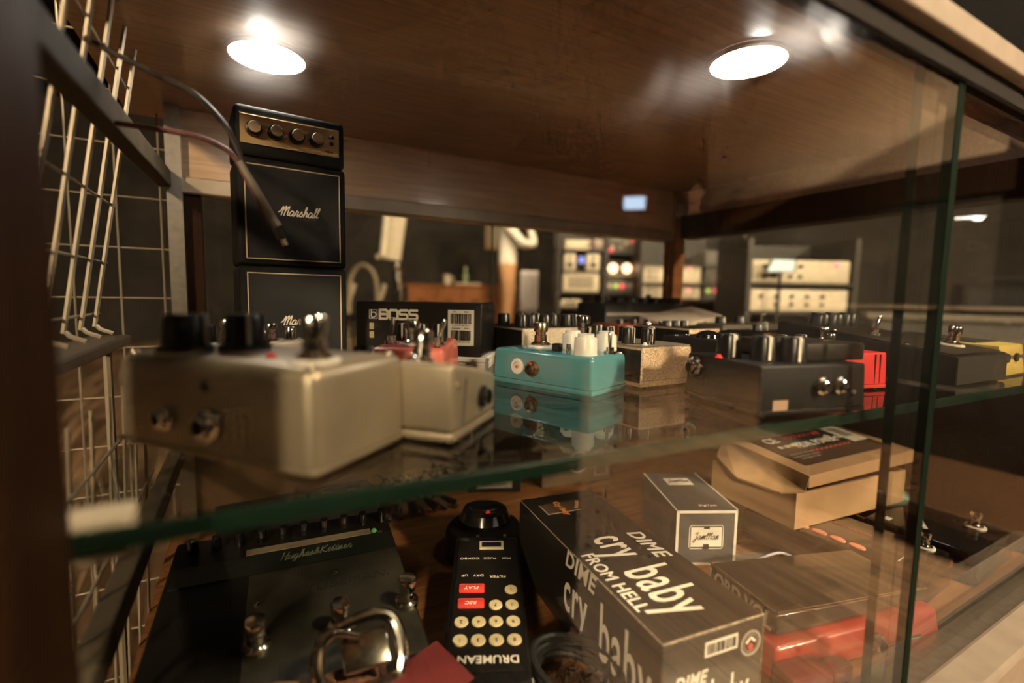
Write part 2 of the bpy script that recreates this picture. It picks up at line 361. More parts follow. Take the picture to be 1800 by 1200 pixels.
def led(p, x, y, z, m, r=.0022):
    return obj('led', cached(('led', r), lambda: lathe([(0, 0), (r*1.4, 0), (r*1.4, r*.4), (r, r*.5), (r*.8, r*1.2), (0, r*1.5)], 12), m), None, p, (x, y, z))
def foot(p, sx, sy):
    for x in (-1, 1):
        for y in (-1, 1): obj('rubber_foot', cached('rubber_foot', lambda: lathe([(0, 0), (.005, 0), (.0045, .002), (0, .002)], 12), RUBBER), None, p, (x*(sx/2-.009), y*(sy/2-.009), 0))
def at_corner(cx, cy, rz, sx, sy):
    """centre of a box whose local (-x,-y) corner stands at (cx, cy)"""
    a = R(rz); return (cx+math.cos(a)*sx/2-math.sin(a)*sy/2, cy+math.sin(a)*sx/2+math.cos(a)*sy/2)
SHELF = .531; DECK = .29
def pedal(name, label, corner, rz, sx, sy, h, m, r=.004, lid=.006, draft=.98, z=SHELF, group=None, cat='effects pedal', feet=True):
    c = at_corner(*corner, rz, sx, sy)
    t = thing(name, label, cat, (c[0], c[1], z), rz, group)
    z0 = .002 if feet else 0
    if feet: foot(t, sx, sy)
    obj('base_plate', rbox(-sx/2, sx/2, -sy/2, sy/2, z0, z0+lid, .0008, 2), m, t, smooth=True)
    obj('enclosure', rbox(-sx/2, sx/2, -sy/2, sy/2, z0+lid+.0005, h, r, 4, draft, False), m, t, smooth=True)
    return t

# =================================================================== SETTING
struct('floor', bx(-3, 5.5, -3.5, 7.6, -.05, 0), PLANK)
WALLM = mat('dark_wall_plaster', (.030, .024, .018), .85, var=.5, scale=3, bump=.3)
struct('wall_back', bx(-3, 5.5, 7.5, 7.6, 0, 2.8), WALLM)
struct('wall_left', bx(-3.1, -3, -3.5, 7.6, 0, 2.8), WALLM)
struct('wall_right', bx(5.5, 5.6, -3.5, 7.6, 0, 2.8), mat('grey_wall_plaster', (.045, .04, .033), .85, var=.3, scale=2, bump=.3))
struct('wall_front', bx(-3, 4.6, -3.6, -3.5, 0, 2.8), WALLM)
struct('wall_return', bx(4.6, 5.5, -3.5, -1.0, 0, 1.40), WALLM)
struct('trim_1', bx(4.52, 5.5, -3.5, -.92, 1.40, 1.66), W_DARK)
struct('wall_return_upper', bx(4.6, 5.5, -3.5, -1.0, 1.66, 2.8), mat('beige_wall_plaster', (.62, .50, .37), .85, var=.1, scale=2))
struct('ceiling', bx(-3, 5.6, -3.5, 7.6, 2.8, 2.9), mat('room_ceiling', (.012, .010, .007), .9, spec=.05))

# ------------------------------------------------------------------- display cabinet
XL, XR, YB, ZC = -.075, .90, .82, .868
cab = thing('display_cabinet', 'walnut and glass display counter filled with effects pedals', 'cabinet', (.41, .5, 0))
def cpart(name, bm, m, parent=None, smooth=False, label=None):
    o = obj(name, bm, m, parent or cab, smooth=smooth, label=label)
    if parent is None: o.location = (-.41, -.5, 0)
    return o
cpart('top_board', bx(XL-.06, XR+.06, .235, YB+.06, ZC, ZC+.018), W_CEIL)
cpart('floor_board', bx(XL-.02, XR+.02, .15, YB+.03, DECK-.02, DECK), W_FLOOR)
cpart('plinth', bx(XL+.02, XR-.06, .30, YB-.02, .10, DECK-.02), W_DARK)
for lx in (XL+.01, XR-.02):
    for ly in (.19, YB-.03): cpart('leg', bx(lx-.03, lx+.03, ly-.03, ly+.03, 0, DECK-.02), W_DARK)
cpart('bottom_rail', rbox(XL-.06, XR+.06, .135, .166, .243, .302, .004, 2), RAILP, label='cream painted bottom rail')
cpart('bottom_track', bx(XL, XR, .1665, .195, .285, .298), STEEL)
cpart('fascia', rbox(XL-.06, XR+.06, .152, .1622, .797, .8135, .0015, 2), RAILP, label='cream painted front fascia')
cpart('gasket', bx(XL, XR, .1625, .1662, .784, .797), BLACKM)
cpart('front_board', bx(XL-.06, XR+.06, .1590, .1662, .8140, .886), mat('black_felt', (.003, .003, .003), .9, spec=.03))
cpart('counter_top', rbox(XL-.07, XR+.07, .175, YB+.08, ZC+.0185, ZC+.04, .004, 2), BLACKM)
cpart('track', bx(XL, XR, .1665, .236, .852, .864), BLACKM, label='black sliding-door track')
cpart('track_lip', bx(XL, XR, .1860, .1892, .812, .852), RAILP)
cpart('track_lip', bx(XL, XR, .2125, .2185, .822, .852), RAILP)
cpart('front_post', rbox(XL-.08, -.057, .168, .226, DECK, .852, .004, 2), W_DARK)
cpart('rear_post', bx(XL-.012, XL+.006, YB-.012, YB+.014, DECK, ZC), STEEL, label='pale metal rear corner post')
cpart('rear_post', bx(XL+.0065, XL+.026, YB+.002, YB+.03, DECK, ZC), W_DARK)
cpart('rear_post', bx(XR-.028, XR+.004, YB-.012, YB+.02, DECK, ZC), W_SIDE, label='brown wooden rear corner post')
cpart('rear_header', bx(XL, XR, YB, YB+.02, .778, ZC), W_HEAD)
cpart('rear_header_rail', rbox(XL, XR, YB-.006, YB+.026, .755, .778, .002, 1), mat('beige_metal', (.36, .28, .19), .45, .4), label='beige metal rail under the rear header')
cpart('rear_panel', bx(XL, XR, YB, YB+.016, DECK, .515), W_BACK)
cpart('end_header', bx(XR+.006, XR+.03, .235, YB+.02, .812, ZC), W_CEIL)
cpart('end_beam', bx(XR-.012, XR+.03, .20, YB-.013, .762, .812), W_DARK)
cpart('end_panel', bx(XR+.004, XR+.02, .20, YB, DECK, .515), W_BACK)
for z in (.742, .39):
    cpart('side_rail', hexa([(XL-.022, .23, z-.011), (XL-.006, .23, z-.011), (XL-.006, YB, z-.011+.03*(z > .6)), (XL-.022, YB, z-.011+.03*(z > .6)), (XL-.022, .23, z+.011), (XL-.006, .23, z+.011), (XL-.006, YB, z+.011+.03*(z > .6)), (XL-.022, YB, z+.011+.03*(z > .6))], .002), mat('taupe_metal', (.10, .078, .052), .7, .0, spec=.08))

def pane(name, bm, label, m=CLEAN): return tag(struct(name, bm, m), label, 'glass pane')
def gpane(name, label, y, x0, x1, z0, z1, edges, th=.006, m=PANE):
    o = pane(name, bx(x0, x1, y, y+th, z0, z1), label, m)
    for e in edges: obj('ground_edge', bx(e-.0075 if e > x0+.1 else e-.0004, e+.0025 if e > x0+.1 else e+.0003, y-.0003, y+th+.0003, z0, z1), GREENEDGE, o)
    return o
gpane('window_1', 'left sliding front glass pane with dark green ground edge', .1668, XL, .471, .299, .851, (.471,))
gpane('window_2', 'right sliding front glass pane running behind the left one', .1775, .436, XR, .299, .827, (.436,), m=CLEAN)
o = pane('window_3', bx(XL+.03, .411, YB+.004, YB+.008, .5155, .7545), 'left rear glass pane behind the stacked toy amplifiers')
obj('ground_edge', bx(.4112, .4124, YB+.0038, YB+.0082, .5155, .7545), mat('pale_green_edge', (.16, .22, .14), .2), o)
pane('window_4', bx(.405, XR-.03, YB+.0095, YB+.0135, .5155, .7545), 'right rear glass pane behind the shelf')
o = pane('window_5', bx(XR+.006, XR+.010, .20, YB, .5155, .7615), 'end glass pane of the cabinet beside the yellow pedal')

# glass shelf
fy = lambda x: .2265-.038*(x-XL)/(XR-XL)
def prism4(z0, z1, y_off=0):
    return hexa([(XL+.012, fy(XL)+y_off, z0), (XR-.002, fy(XR)+y_off, z0), (XR-.002, YB-.015, z0), (XL+.012, YB-.015, z0), (XL+.012, fy(XL)+y_off, z1), (XR-.002, fy(XR)+y_off, z1), (XR-.002, YB-.015, z1), (XL+.012, YB-.015, z1)])
sh = tag(obj('glass_shelf', prism4(SHELF-.009, SHELF), SHELFG), 'thick green-edged glass shelf carrying the row of pedals', 'shelf')
obj('ground_edge', hexa([(XL+.012, fy(XL)-.0015, SHELF-.0088), (XR-.002, fy(XR)-.0015, SHELF-.0088), (XR-.002, fy(XR)-.0001, SHELF-.0088), (XL+.012, fy(XL)-.0001, SHELF-.0088), (XL+.012, fy(XL)-.0015, SHELF-.0015), (XR-.002, fy(XR)-.0015, SHELF-.0015), (XR-.002, fy(XR)-.0001, SHELF-.0002), (XL+.012, fy(XL)-.0001, SHELF-.0002)]), SHELFEDGE, sh)
for i, (x, y) in enumerate(((XL+.02, .25), (XL+.02, .78), (XR-.012, .25), (XR-.012, .78))):
    cpart('shelf_pin', lathe([(0, SHELF-.022), (.006, SHELF-.022), (.008, SHELF-.0095), (0, SHELF-.0095)], 12, loc=(x, y, 0)), CHROME)

for x, y in ((-.0515, .2345),): cpart('shelf_clip', rbox(x-.011, x+.011, y-.008, y+.008, SHELF-.014, SHELF+.004, .002, 2), CREAM, label='pale shelf clip')
# downlights
def downlight(x, y, label, power):
    t = thing('downlight', label, 'downlight', (x, y, ZC), 0, 'round recessed lights in the cabinet top')
    obj('rim', lathe([(.036, -.0005), (.0405, -.0005), (.0400, -.003), (.0365, -.004), (.036, -.0005)], 40), mat('rim_brass', (.75, .55, .35), .3, .6), t, smooth=True)
    m = emis('diffuser_glow', (1, .90, .80), PUCK); obj('diffuser', lathe([(0, -.0022), (.0362, -.0022), (.0362, -.0006), (0, -.0006)], 40), m, t)
    obj('bulb', lathe([(0, -.0135), (.007, -.0125), (.0115, -.009), (.0125, -.0023), (0, -.0023)], 24), emis('bulb_glow', (1, .95, .88), PUCK*1.6), t, (-.006, -.016, 0), smooth=True)
    return t
downlight(.029, .590, 'round downlight above the stacked toy amplifiers', 1)
downlight(.462, .342, 'round downlight above the black pedals on the right', 1)

# ------------------------------------------------------------------- wire grids at the left
WIRE = mat('pale_wire', (.38, .32, .23), .45, .3)
g = thing('wire_grid', 'leaning pale wire grid rack outside the cabinet left end', 'wire rack', (-.150, .3, .0))
zw0, zw1 = .575, 1.0
lean = lambda z: .012+(z-zw0)*.16
for i in range(8):
    y = i*.05
    obj('wire', tube(catmull([(lean(zw1), y, zw1), (lean(.8), y, .8), (lean(zw0+.03), y, zw0+.03), (lean(zw0)+.003, y, zw0+.008), (lean(zw0)+.016, y, zw0)], 4), .0022, 6), WIRE, g, smooth=True)
for z in (.595, .65, .71, .77, .83, .89, .95):
    obj('cross_wire', tube([(lean(z)-.004, -.02, z), (lean(z)-.004, .38, z)], .0014, 6), WIRE, g, smooth=True)
obj('base_bar', rbox(.006, .040, -.02, .37, zw0-.014, zw0-.003, .002, 1), mat('grey_metal', (.25, .21, .16), .4, .6), g)
for y in (0, .35): obj('leg', tube([(.02, y, 0), (.022, y, zw0-.014)], .004, 8), WIRE, g, smooth=True)
g2 = thing('wire_grid', 'thin wire grid panel standing behind the leaning rack', 'wire rack', (-.5, .86, 0))
for i in range(9): obj('wire', tube([(.05*i, 0, .02), (.05*i, 0, 1.25)], .0013, 5), WIRE, g2)
for i in range(17): obj('cross_wire', tube([(-.01, .002, .05+.07*i), (.41, .002, .05+.07*i)], .0012, 5), WIRE, g2)
g3 = thing('wire_grid', 'low wire grid panel along the cabinet left end below the shelf', 'wire rack', (-.115, .3, 0))
for i in range(8): obj('wire', tube([(0, i*.055, .02), (.012, i*.055, .53)], .0016, 6), WIRE, g3, smooth=True)
for i in range(6): obj('cross_wire', tube([(.003+.002*i, -.02, .06+.085*i), (.003+.002*i, .42, .06+.085*i)], .0014, 6), WIRE, g3, smooth=True)

# =================================================================== ON THE GLASS SHELF
def local(t, X, Y):
    a = -t.rotation_euler[2]; dx, dy = X-t.location[0], Y-t.location[1]
    return (dx*math.cos(a)-dy*math.sin(a), dx*math.sin(a)+dy*math.cos(a))
# big raw aluminium pedal, nearest the glass
t = pedal('effects_pedal', 'large bare aluminium pedal, the nearest one, out of focus', (.027, .239), 39.7, .077, .147, .054, SILVER, r=.007, draft=.99, lid=.003)
x, y = local(t, .031, .266); footswitch(t, x, y, .054, 1.12)
for X, Y, a in ((-.030, .330, 20), (.000, .330, -30)):
    x, y = local(t, X, Y); knob(t, x, y, .0555, .0125, .021, shape='skirt', pm=WHITEP, ang=a)
    obj('washer', cached('knob_washer', lambda: lathe([(0, 0), (.0145, 0), (.0145, .0014), (0, .0014)], 24), NYLON), None, t, (x, y, .0541))
jack(t, (-.0386, -.004, .020), '-x', .0075); jack(t, (-.0386, .030, .020), '-x', .006)
screw(t, (-.0382, -.002, .040), '-x', .003, BLACK); led(t, *local(t, .012, .292), .054, emis('led_red_off', (.5, .03, .02), .2))
for x, y in ((-.031, -.066), (.031, -.066), (-.031, .066), (.031, .066)): screw(t, (x, y, .0538), '+z', .003)
# second aluminium pedal
c = at_corner(.106, .262, 43, .073, .125); t = thing('effects_pedal', 'bare aluminium wedge pedal standing behind the nearest one', 'effects pedal', (*c, SHELF), 43)
a, b = .0365, .0625; foot(t, .073, .125)
obj('base_plate', rbox(-a, a, -b, b, .002, .007, .001, 2), SILVER, t, smooth=True)
obj('enclosure', hexa([(-a, -b, .0076), (a, -b, .0076), (a, b, .0076), (-a, b, .0076), (-a, -b, .049), (a, -b, .034), (a, b, .034), (-a, b, .049)], .003, 4), SILVER, t, smooth=True)
sw = math.atan2(.015, .073); zw = lambda x: .0415-x*.015/.073
for o_ in (footswitch(t, -.016, -.030, zw(-.016), 1.05, washer=False), knob(t, .012, .034, zw(.012), .008, .012), obj('faceplate', rbox(-.033, .033, -.058, .058, 0, .0008, .0003, 1), CREAM, t, (0, 0, .0416), label='cream plate standing in for the lit top rim')): o_.rotation_euler[1] = sw  # the cream colour carries the light on the top rim
jack(t, (.010, -.0626, .022), '-y', .0065, BLACKG); screw(t, (-.030, -.0626, .036), '-y', .0022)
obj('seam_line', bx(-.0006, .0006, -.0631, -.0622, -.014, .014), mat('dark_seam', (.06, .05, .04), .6), t, (-.020, 0, .024), (0, R(10), 0))
# pale and black pedals at the far left
t = pedal('effects_pedal', 'small cream pedal in front of the stacked toy amplifiers', (.012, .475), 4, .042, .055, .045, CREAM, r=.002)
for x in (-.012, .008): knob(t, x, .008, .045, .006, .012, CHROME, None)
footswitch(t, -.012, -.018, .045, .8)
t = pedal('effects_pedal', 'small black pedal with chrome posts by the left post', (-.047, .43), -4, .055, .07, .047, BLACK)
for x, y in ((-.012, .02), (.012, .02)): knob(t, x, y, .047, .007, .014)
footswitch(t, .006, -.014, .047, 1.0)
for x, y in ((-.018, -.022), (.02, .0)): knob(t, x, y, .047, .0035, .012, CHROME, None, name='post')

# pink-red pedal
PINK = mat('coral_red', (.82, .20, .145), .3, coat=.5)
c = (.115, .386); t = thing('effects_pedal', 'coral red pedal with two toggles in front of the black carton', 'effects pedal', (c[0]+.055*math.sin(R(29)), c[1]+.055*math.cos(R(29)), SHELF), -29)
foot(t, .062, .11)
obj('base_plate', rbox(-.031, .031, -.055, .055, .002, .008, .001, 2), PINK, t, smooth=True)
obj('enclosure', rbox(-.032, .032, -.055, .055, .0086, .046, .004, 4, .94), PINK, t, smooth=True)
obj('faceplate', rbox(-.026, .026, -.045, .049, .0461, .0466, .0002, 1), mat('dark_red_plate', (.42, .075, .05), .4), t)
footswitch(t, 0, -.030, .0466, 1.0); toggle(t, -.020, -.022, .0466, (-5, 3), 1.35); toggle(t, .022, -.024, .0466, (0, 18), 1.35)
for x in (-.017, 0, .017): knob(t, x, .012, .0466, .0072, .016)
for x in (-.012, .012): knob(t, x, .036, .0466, .0065, .014)
screw(t, (.024, -.047, .0466), '+z', .0022, CHROME)

# black carton with white lettering, on a white box
cw = thing('carton', 'flat white carton under the black lettered carton', 'box', (*at_corner(.119, .617, -37, .165, .092), SHELF), -37)
obj('tray', rbox(-.0825, .0825, -.047, .047, 0, .010, .001, 1), PAPER, cw); obj('lid', rbox(-.0835, .0835, -.048, .048, .0104, .0165, .001, 1), PAPER, cw)
t = thing('carton', 'black product carton with a white logo and a barcode label', 'box', (*at_corner(.121, .617, -37, .158, .088), SHELF+.017), -37)
CARD = mat('black_card', (.013, .011, .009), .42, coat=.15, bump=.05)
obj('sleeve', rbox(-.079, .079, -.044, .044, 0, .0635, .0008, 1), CARD, t)
obj('top_flap', rbox(-.0775, .0775, -.0425, .0425, 0.0637, .0643, .0002, 1), CARD, t)
F = -.0443
# logo: square emblem with a round b, then block letters drawn as thick strokes
q = .0105
def blk(u, pts): return [(u+p[0]*q*.95, p[1]*q) for p in pts]
letters = [blk(0, [(0, 0), (0, 1)]), blk(0, [(0, 1), (.85, 1), (.95, .9), (.95, .62), (.85, .52), (.25, .52)]), blk(0, [(.85, .52), (.98, .4), (.98, .1), (.88, 0), (0, 0)]),
 blk(.0125, [(.1, 0), (0, .1), (0, .9), (.1, 1), (.9, 1), (1, .9), (1, .1), (.9, 0), (.1, 0)])]
for u in (.025, .0375): letters.append(blk(u, [(0, 0), (.9, 0), (1, .1), (1, .42), (.9, .52), (.1, .52), (0, .62), (0, .9), (.1, 1), (1, 1)]))
obj('logo_lettering', strokes(letters, .0030, smooth=0), PRINT, t, (-.048, F, .0435), FX('-y'))
em = [[(0, 0), (.0100, 0), (.0100, .0105), (0, .0105), (0, 0)], [(.0025, .0105), (.0025, .0022), (.0055, .0015), (.0082, .0035), (.0082, .0062), (.0055, .0078), (.0035, .007)]]
obj('logo_emblem', strokes(em[:1], .0007, smooth=0), PRINT, t, (-.0615, F, .0435), FX('-y')); obj('logo_emblem', strokes(em[1:], .0011), PRINT, t, (-.0615, F, .0435), FX('-y'))
for z in (.0300, .0195): obj('print_block', plate(-.0615, -.056, z, z+.008), mat('ochre_print', (.5, .40, .2), .6), t, (0, F, 0), FX('-y'))
st = obj('barcode_label', plate(.038, .070, .008, .051), PAPER, t, (0, F, .005), FX('-y'), label='white barcode label')
barcode(st, (.054, .0405, .0003), (0, 0, 0), .025, .012, seed=3); barcode(st, (.054, .0205, .0003), (0, 0, 0), .024, .012, seed=5)
text('lettering', 'UPC            PDB-1', .0026, INK, st, (.054, .0486, .0003)); text('lettering', '7 61294 50372 3', .0028, INK, st, (.054, .0325, .0003), sx=1.1)
text('lettering', 'EAN/JAN       PDB-1', .0026, INK, st, (.054, .0288, .0003)); text('lettering', '4 957054 503726', .0028, INK, st, (.054, .0125, .0003), sx=1.1)
st = obj('endorsement_label', plate(.020, .0345, .0135, .027), PAPER, t, (0, F, 0), FX('-y'))
text('lettering', 'Fender', .0046, INK, st, (.0275, .0236, .0003), shear=.4); text('lettering', 'Licensed', .0026, INK, st, (.0285, .0155, .0003), shear=.3)
obj('guitar_mark', strokes([[(.0215, .0192), (.0235, .0196)]], .0036, smooth=0), INK, st, (0, 0, .0003)); obj('guitar_neck', strokes([[(.0235, .0196), (.0335, .0196)]], .0007, smooth=0), INK, st, (0, 0, .0003))
text('small_print', 'FENDER IS THE TM\nOF FMIC MADE', .0024, PRINTG, t, (.0275, F, .0095), FX('-y'))
# small maroon tin at the carton's left
t = thing('tin', 'small maroon tin with chrome cap between amplifier and carton', 'tin', (.098, .650, SHELF), 10)
obj('body', rbox(-.012, .012, -.012, .012, 0, .048, .002, 2), mat('maroon', (.10, .012, .012), .35), t); obj('cap', lathe([(0, .0482), (.007, .0482), (.006, .062), (.003, .072), (0, .073)], 16), CHROME, t, smooth=True)

# teal pedal
TEAL = mat('teal_enamel', (.085, .29, .325), .22, coat=.7, var=.06)
t = pedal('effects_pedal', 'glossy teal blue pedal with three white knobs', (.274, .343), 20, .065, .124, .036, TEAL, r=.0045, lid=.005, draft=.985, feet=False)
x, y = local(t, .283, .446); footswitch(t, x, y, .036, 1.25, STEEL, body=mat('bronze_steel', (.52, .40, .25), .25, 1))
for X, Y, a in ((.2825, .3655, 0), (.300, .4105, 30), (.327, .389, -20)):
    x, y = local(t, X, Y); knob(t, x, y, .036, .0112, .0185, WHITEP, None, a, 'step')
x, y = local(t, .313, .366); toggle(t, x, y, .036, (-4, 3), 1.25)
x, y = local(t, .274, .400); obj('push_button', rbox(-.004, .004, -.004, .004, 0, .008, .001, 2), KNOB, t, (x, y, .036), smooth=True)
x, y = local(t, .282, .392); knob(t, x, y, .036, .0026, .008, CHROME, None, name='post')
jk = obj('power_socket', lathe([(0, 0), (.0078, 0), (.0082, .0012), (.0076, .0024), (.0048, .0026), (.0044, .0008), (0, .0008)], 28), NYLON, t, (-.0322, .0265, .019), (0, R(-90), 0), smooth=True, label='white plastic power socket')
obj('centre_pin', lathe([(0, .0008), (.0016, .0008), (.0014, .0032), (0, .0034)], 10), CHROME, jk, smooth=True)
jack(t, (-.0323, .0075, .0185), '-x', .0068, mat('bronze_nut', (.62, .42, .24), .22, 1))
screw(t, (.026, -.057, .0355), '+z', .0025)

# sparkle pedals
SPK_S = sparkle('silver_sparkle', (.30, .25, .18), (.62, .53, .40)); SPK_G = sparkle('bronze_sparkle', (.40, .28, .18), (.72, .54, .37))
t = pedal('effects_pedal', 'silver sparkle pedal with a row of big black knobs behind the teal pedal', (.310, .532), 3, .12, .10, .050, SPK_S, r=.003)
obj('side_panel', bx(-.0604, -.0598, -.048, .048, .006, .047), BLACK, t); obj('faceplate', bx(-.058, .058, -.048, .048, .0500, .0508), BLACKM, t)
for i in range(6): knob(t, -.048+i*.0185, -.030+.006*(i % 2), .0508, .0088, .016, pm=None)
for i in range(4): knob(t, -.045+i*.028, .022, .0508, .0088, .016, pm=None)
t = pedal('effects_pedal', 'bronze sparkle pedal with black pointer knobs beside the teal pedal', (.342, .352), 1, .074, .115, .042, SPK_G, r=.003)
obj('side_panel', bx(-.0374, -.0366, -.056, .056, .006, .039), BLACK, t); obj('faceplate', bx(-.035, .035, -.055, .055, .0420, .0427), mat('faceplate_taupe', (.20, .16, .11), .5), t)
for x, y, a in ((-.022, -.022, 10), (-.006, -.034, -8), (-.027, .005, 20), (-.005, .002, 0), (.02, -.01, 0), (-.02, .032, 0)): knob(t, x, y, .0427, .0075, .0165, ang=a)
footswitch(t, -.030, .045, .0427, 1.25); toggle(t, -.014, -.046, .0427, (8, 0), .7); led(t, -.022, -.046, .0427, WHITEP)
t = pedal('effects_pedal', 'bronze sparkle pedal with a black screw, behind the pointer-knob pedal', (.535, .462), 0, .065, .11, .050, SPK_G, r=.002)
obj('side_panel', bx(-.0329, -.0321, -.054, .054, .006, .048), BLACK, t); obj('faceplate', bx(-.030, .030, -.053, .053, .050, .0506), BLACKM, t)
screw(t, (-.012, -.0552, .040), '-y', .0045, BLACKG)
for x in (-.018, .0, .018): knob(t, x, .0, .0506, .007, .008)
for x in (-.02, .012): knob(t, x, .035, .0506, .005, .005, CHROME, None)

# black pedal with overhanging plate
t = pedal('effects_pedal', 'black pedal with three white-line knobs at the shelf edge', (.338, .224), -13, .106, .090, .041, BLACK, r=.002, lid=.004)
for x, y, a in ((-.036, .010, -18), (-.022, -.014, -18), (-.004, -.026, -20)): knob(t, x, y, .041, .0105, .020, ang=a)
obj('treadle_plate', rbox(.000, .068, -.030, .046, .0412, .056, .002, 2), mat('brown_black', (.020, .015, .011), .5, spec=.2), t, smooth=True)
k = footswitch(t, .050, -.006, .056, .55, washer=False)
for x in (.018, .036): jack(t, (x-.012, -.0452, .024), '-y', .0062)
jack(t, (-.0535, .030, .030), '-x', .008); screw(t, (.04, -.0449, .018), '-y', .002); led(t, -.05, .005, .041, emis('led_red', (.6, .02, .02), .6))
obj('sticker', plate(-.030, -.016, -.006, .002), mat('tan_sticker', (.34, .22, .15), .6), t, (-.010, -.0453, .012), FX('-y'))
# red pedal
RED = mat('signal_red', (.55, .022, .022), .38, coat=.2)
t = pedal('effects_pedal', 'bright red pedal poking out beside the black knob pedal', (.514, .262), -12, .072, .115, .039, RED, r=.002, lid=.004)
obj('panel_groove', bx(.0185, .0195, -.0577, -.0560, .007, .037), mat('groove', (.12, .006, .006), .6), t); obj('panel_groove', bx(.0255, .0262, -.0577, -.0560, .007, .037), mat('groove', (.12, .006, .006), .6), t)
footswitch(t, .0, -.02, .039, .8); knob(t, -.015, .03, .039, .007, .012); knob(t, .015, .03, .039, .007, .012)

# large black wedge pedal
t = thing('effects_pedal', 'long black wedge pedal with three big knobs and a toggle', 'effects pedal', (.735, .32, SHELF), -1)
W = BLACK; sx, sy = .066, .102
obj('enclosure', hexa([(-sx, -sy, .002), (sx, -sy, .002), (sx, sy, .002), (-sx, sy, .002), (-sx, -sy, .034), (sx, -sy, .034), (sx, sy, .062), (-sx, sy, .062)], .0015, 2), BLACK, t, smooth=True)
obj('end_plate', bx(-sx+.001, sx-.001, -sy-.0012, -sy-.0001, .003, .033), mat('grey_black_metal', (.035, .031, .025), .5, .3), t)
sl = math.atan2(.028, .204); zt = lambda y: .0485+y*.028/.204
def ontop(o, y): o.rotation_euler[0] = sl; return o
ontop(obj('faceplate', rbox(-.063, .063, -.098, .098, 0, .0008, .0003, 1), mat('brown_plate', (.030, .023, .016), .5, spec=.2), t, (0, 0, .0486)), 0)
for x in (-.036, -.002, .032): ontop(knob(t, x, .062, zt(.062)+.0009, .0135, .017, pm=None), 0)
ontop(toggle(t, -.02, .0, zt(0)+.0009, (0, 15), 1.5), 0); ontop(footswitch(t, .02, -.065, zt(-.065)+.0009, 1.1), 0)
for x, y in ((-.055, .03), (-.053, -.05), (.02, .02), (.04, .03)): ontop(screw(t, (x, y, zt(y)+.0009), '+z', .003, CHROME), 0)

# yellow pedal
YEL = mat('mustard_yellow', (.56, .42, .11), .4)
t = thing('effects_pedal', 'mustard yellow pedal with black treadle at the right end', 'effects pedal', (.852, .292, SHELF), 0)
obj('enclosure', hexa([(-.042, -.068, .002), (.042, -.068, .002), (.042, .068, .002), (-.042, .068, .002), (-.040, -.066, .022), (.040, -.066, .022), (.040, .066, .024), (-.040, .066, .024)], .002, 2), YEL, t, smooth=True)
obj('treadle', hexa([(-.040, -.066, .026), (.040, -.066, .026), (.040, .060, .026), (-.040, .060, .026), (-.040, -.064, .040), (.040, -.064, .040), (.040, .060, .046), (-.040, .060, .046)], .002, 2), YEL, t, smooth=True)
obj('tread_pad', hexa([(-.034, -.04, .0405), (.034, -.04, .0405), (.034, .055, .0455), (-.034, .055, .0455), (-.034, -.04, .043), (.034, -.04, .043), (.034, .055, .048), (-.034, .055, .048)]), RUBBER, t)
for x in (-.018, .012): obj('battery_clip', lathe([(0, 0), (.0055, 0), (.0055, .003), (0, .003)], 14), RUBBER, t, (x, -.0652, .024), (R(90), 0, 0))
screw(t, (-.0405, -.03, .035), '-x', .003, CHROME)

# things further back on the shelf
ORG = mat('brick_orange', (.42, .085, .028), .4)
t = pedal('effects_pedal', 'brick orange pedal behind the pointer-knob pedal', (.545, .618), -4, .11, .08, .046, ORG, r=.003)
obj('battery_door', bx(-.01, .02, -.0409, -.0401, .012, .034), BLACK, t); jack(t, (-.035, -.0402, .026), '-y', .007, BLACKG); jack(t, (.038, -.0402, .026), '-y', .007, BLACKG)
for x in (-.03, .0, .03): knob(t, x, -.01, .046, .006, .008)
t = thing('effects_pedal', 'cream tilted pedal with a dark slot behind the orange pedal', 'effects pedal', (.735, .655, SHELF), 9)
obj('enclosure', hexa([(-.085, -.036, 0), (.085, -.036, 0), (.085, .036, 0), (-.085, .036, 0), (-.085, -.036, .044), (.085, -.036, .062), (.085, .036, .078), (-.085, .036, .060)], .003, 2), CREAM, t, smooth=True)
obj('slot_cover', hexa([(-.05, -.0372, .030), (.025, -.0372, .040), (.025, -.0362, .040), (-.05, -.0362, .030), (-.05, -.0372, .040), (.025, -.0372, .050), (.025, -.0362, .050), (-.05, -.0362, .040)]), BLACKM, t)
t = thing('mixer', 'small black desktop mixer with knobs at the back of the shelf', 'mixer', (.70, .755, SHELF), 5)
obj('chassis', rbox(-.115, .115, -.040, .040, .002, .082, .003, 2), mat('charcoal_metal', (.022, .022, .024), .45), t, smooth=True)
obj('panel', bx(-.112, .112, -.0409, -.0401, .058, .064), CREAM, t)
for i in range(5): knob(t, -.09+i*.035, -.022, .082, .0075, .011, pm=None)
for x, y in ((.045, 0), (.065, .01)): knob(t, x, y, .082, .004, .018, pm=None, name='fader_cap')
obj('power_block', rbox(.05, .112, -.035, .03, .0822, .094, .003, 2), BLACK, t)
t = pedal('effects_pedal', 'flat black pedal with an orange front strip', (.68, .452), 6, .095, .06, .044, BLACK, r=.003)
obj('front_strip', rbox(-.044, .044, -.0315, -.0302, .034, .042, .0005, 1), mat('amber_orange', (.62, .27, .08), .4), t)
for x in (-.03, -.012): knob(t, x, -.012, .044, .007, .010)
for i in range(5): screw(t, (-.035+i*.016, .012, .044), '+z', .003, CHROME)
t = pedal('effects_pedal', 'flat black pedal with domed knobs behind the black knob pedal', (.458, .352), 2, .075, .085, .046, BLACKM, r=.003)
for x in (-.02, .018): obj('dome_knob', lathe([(0, 0), (.014, 0), (.013, .004), (.008, .0075), (0, .009)], 24), BLACKG, t, (x, -.012, .046), smooth=True)
for x in (-.03, -.01, .012, .03): screw(t, (x, .025, .046), '+z', .0028, CHROME)
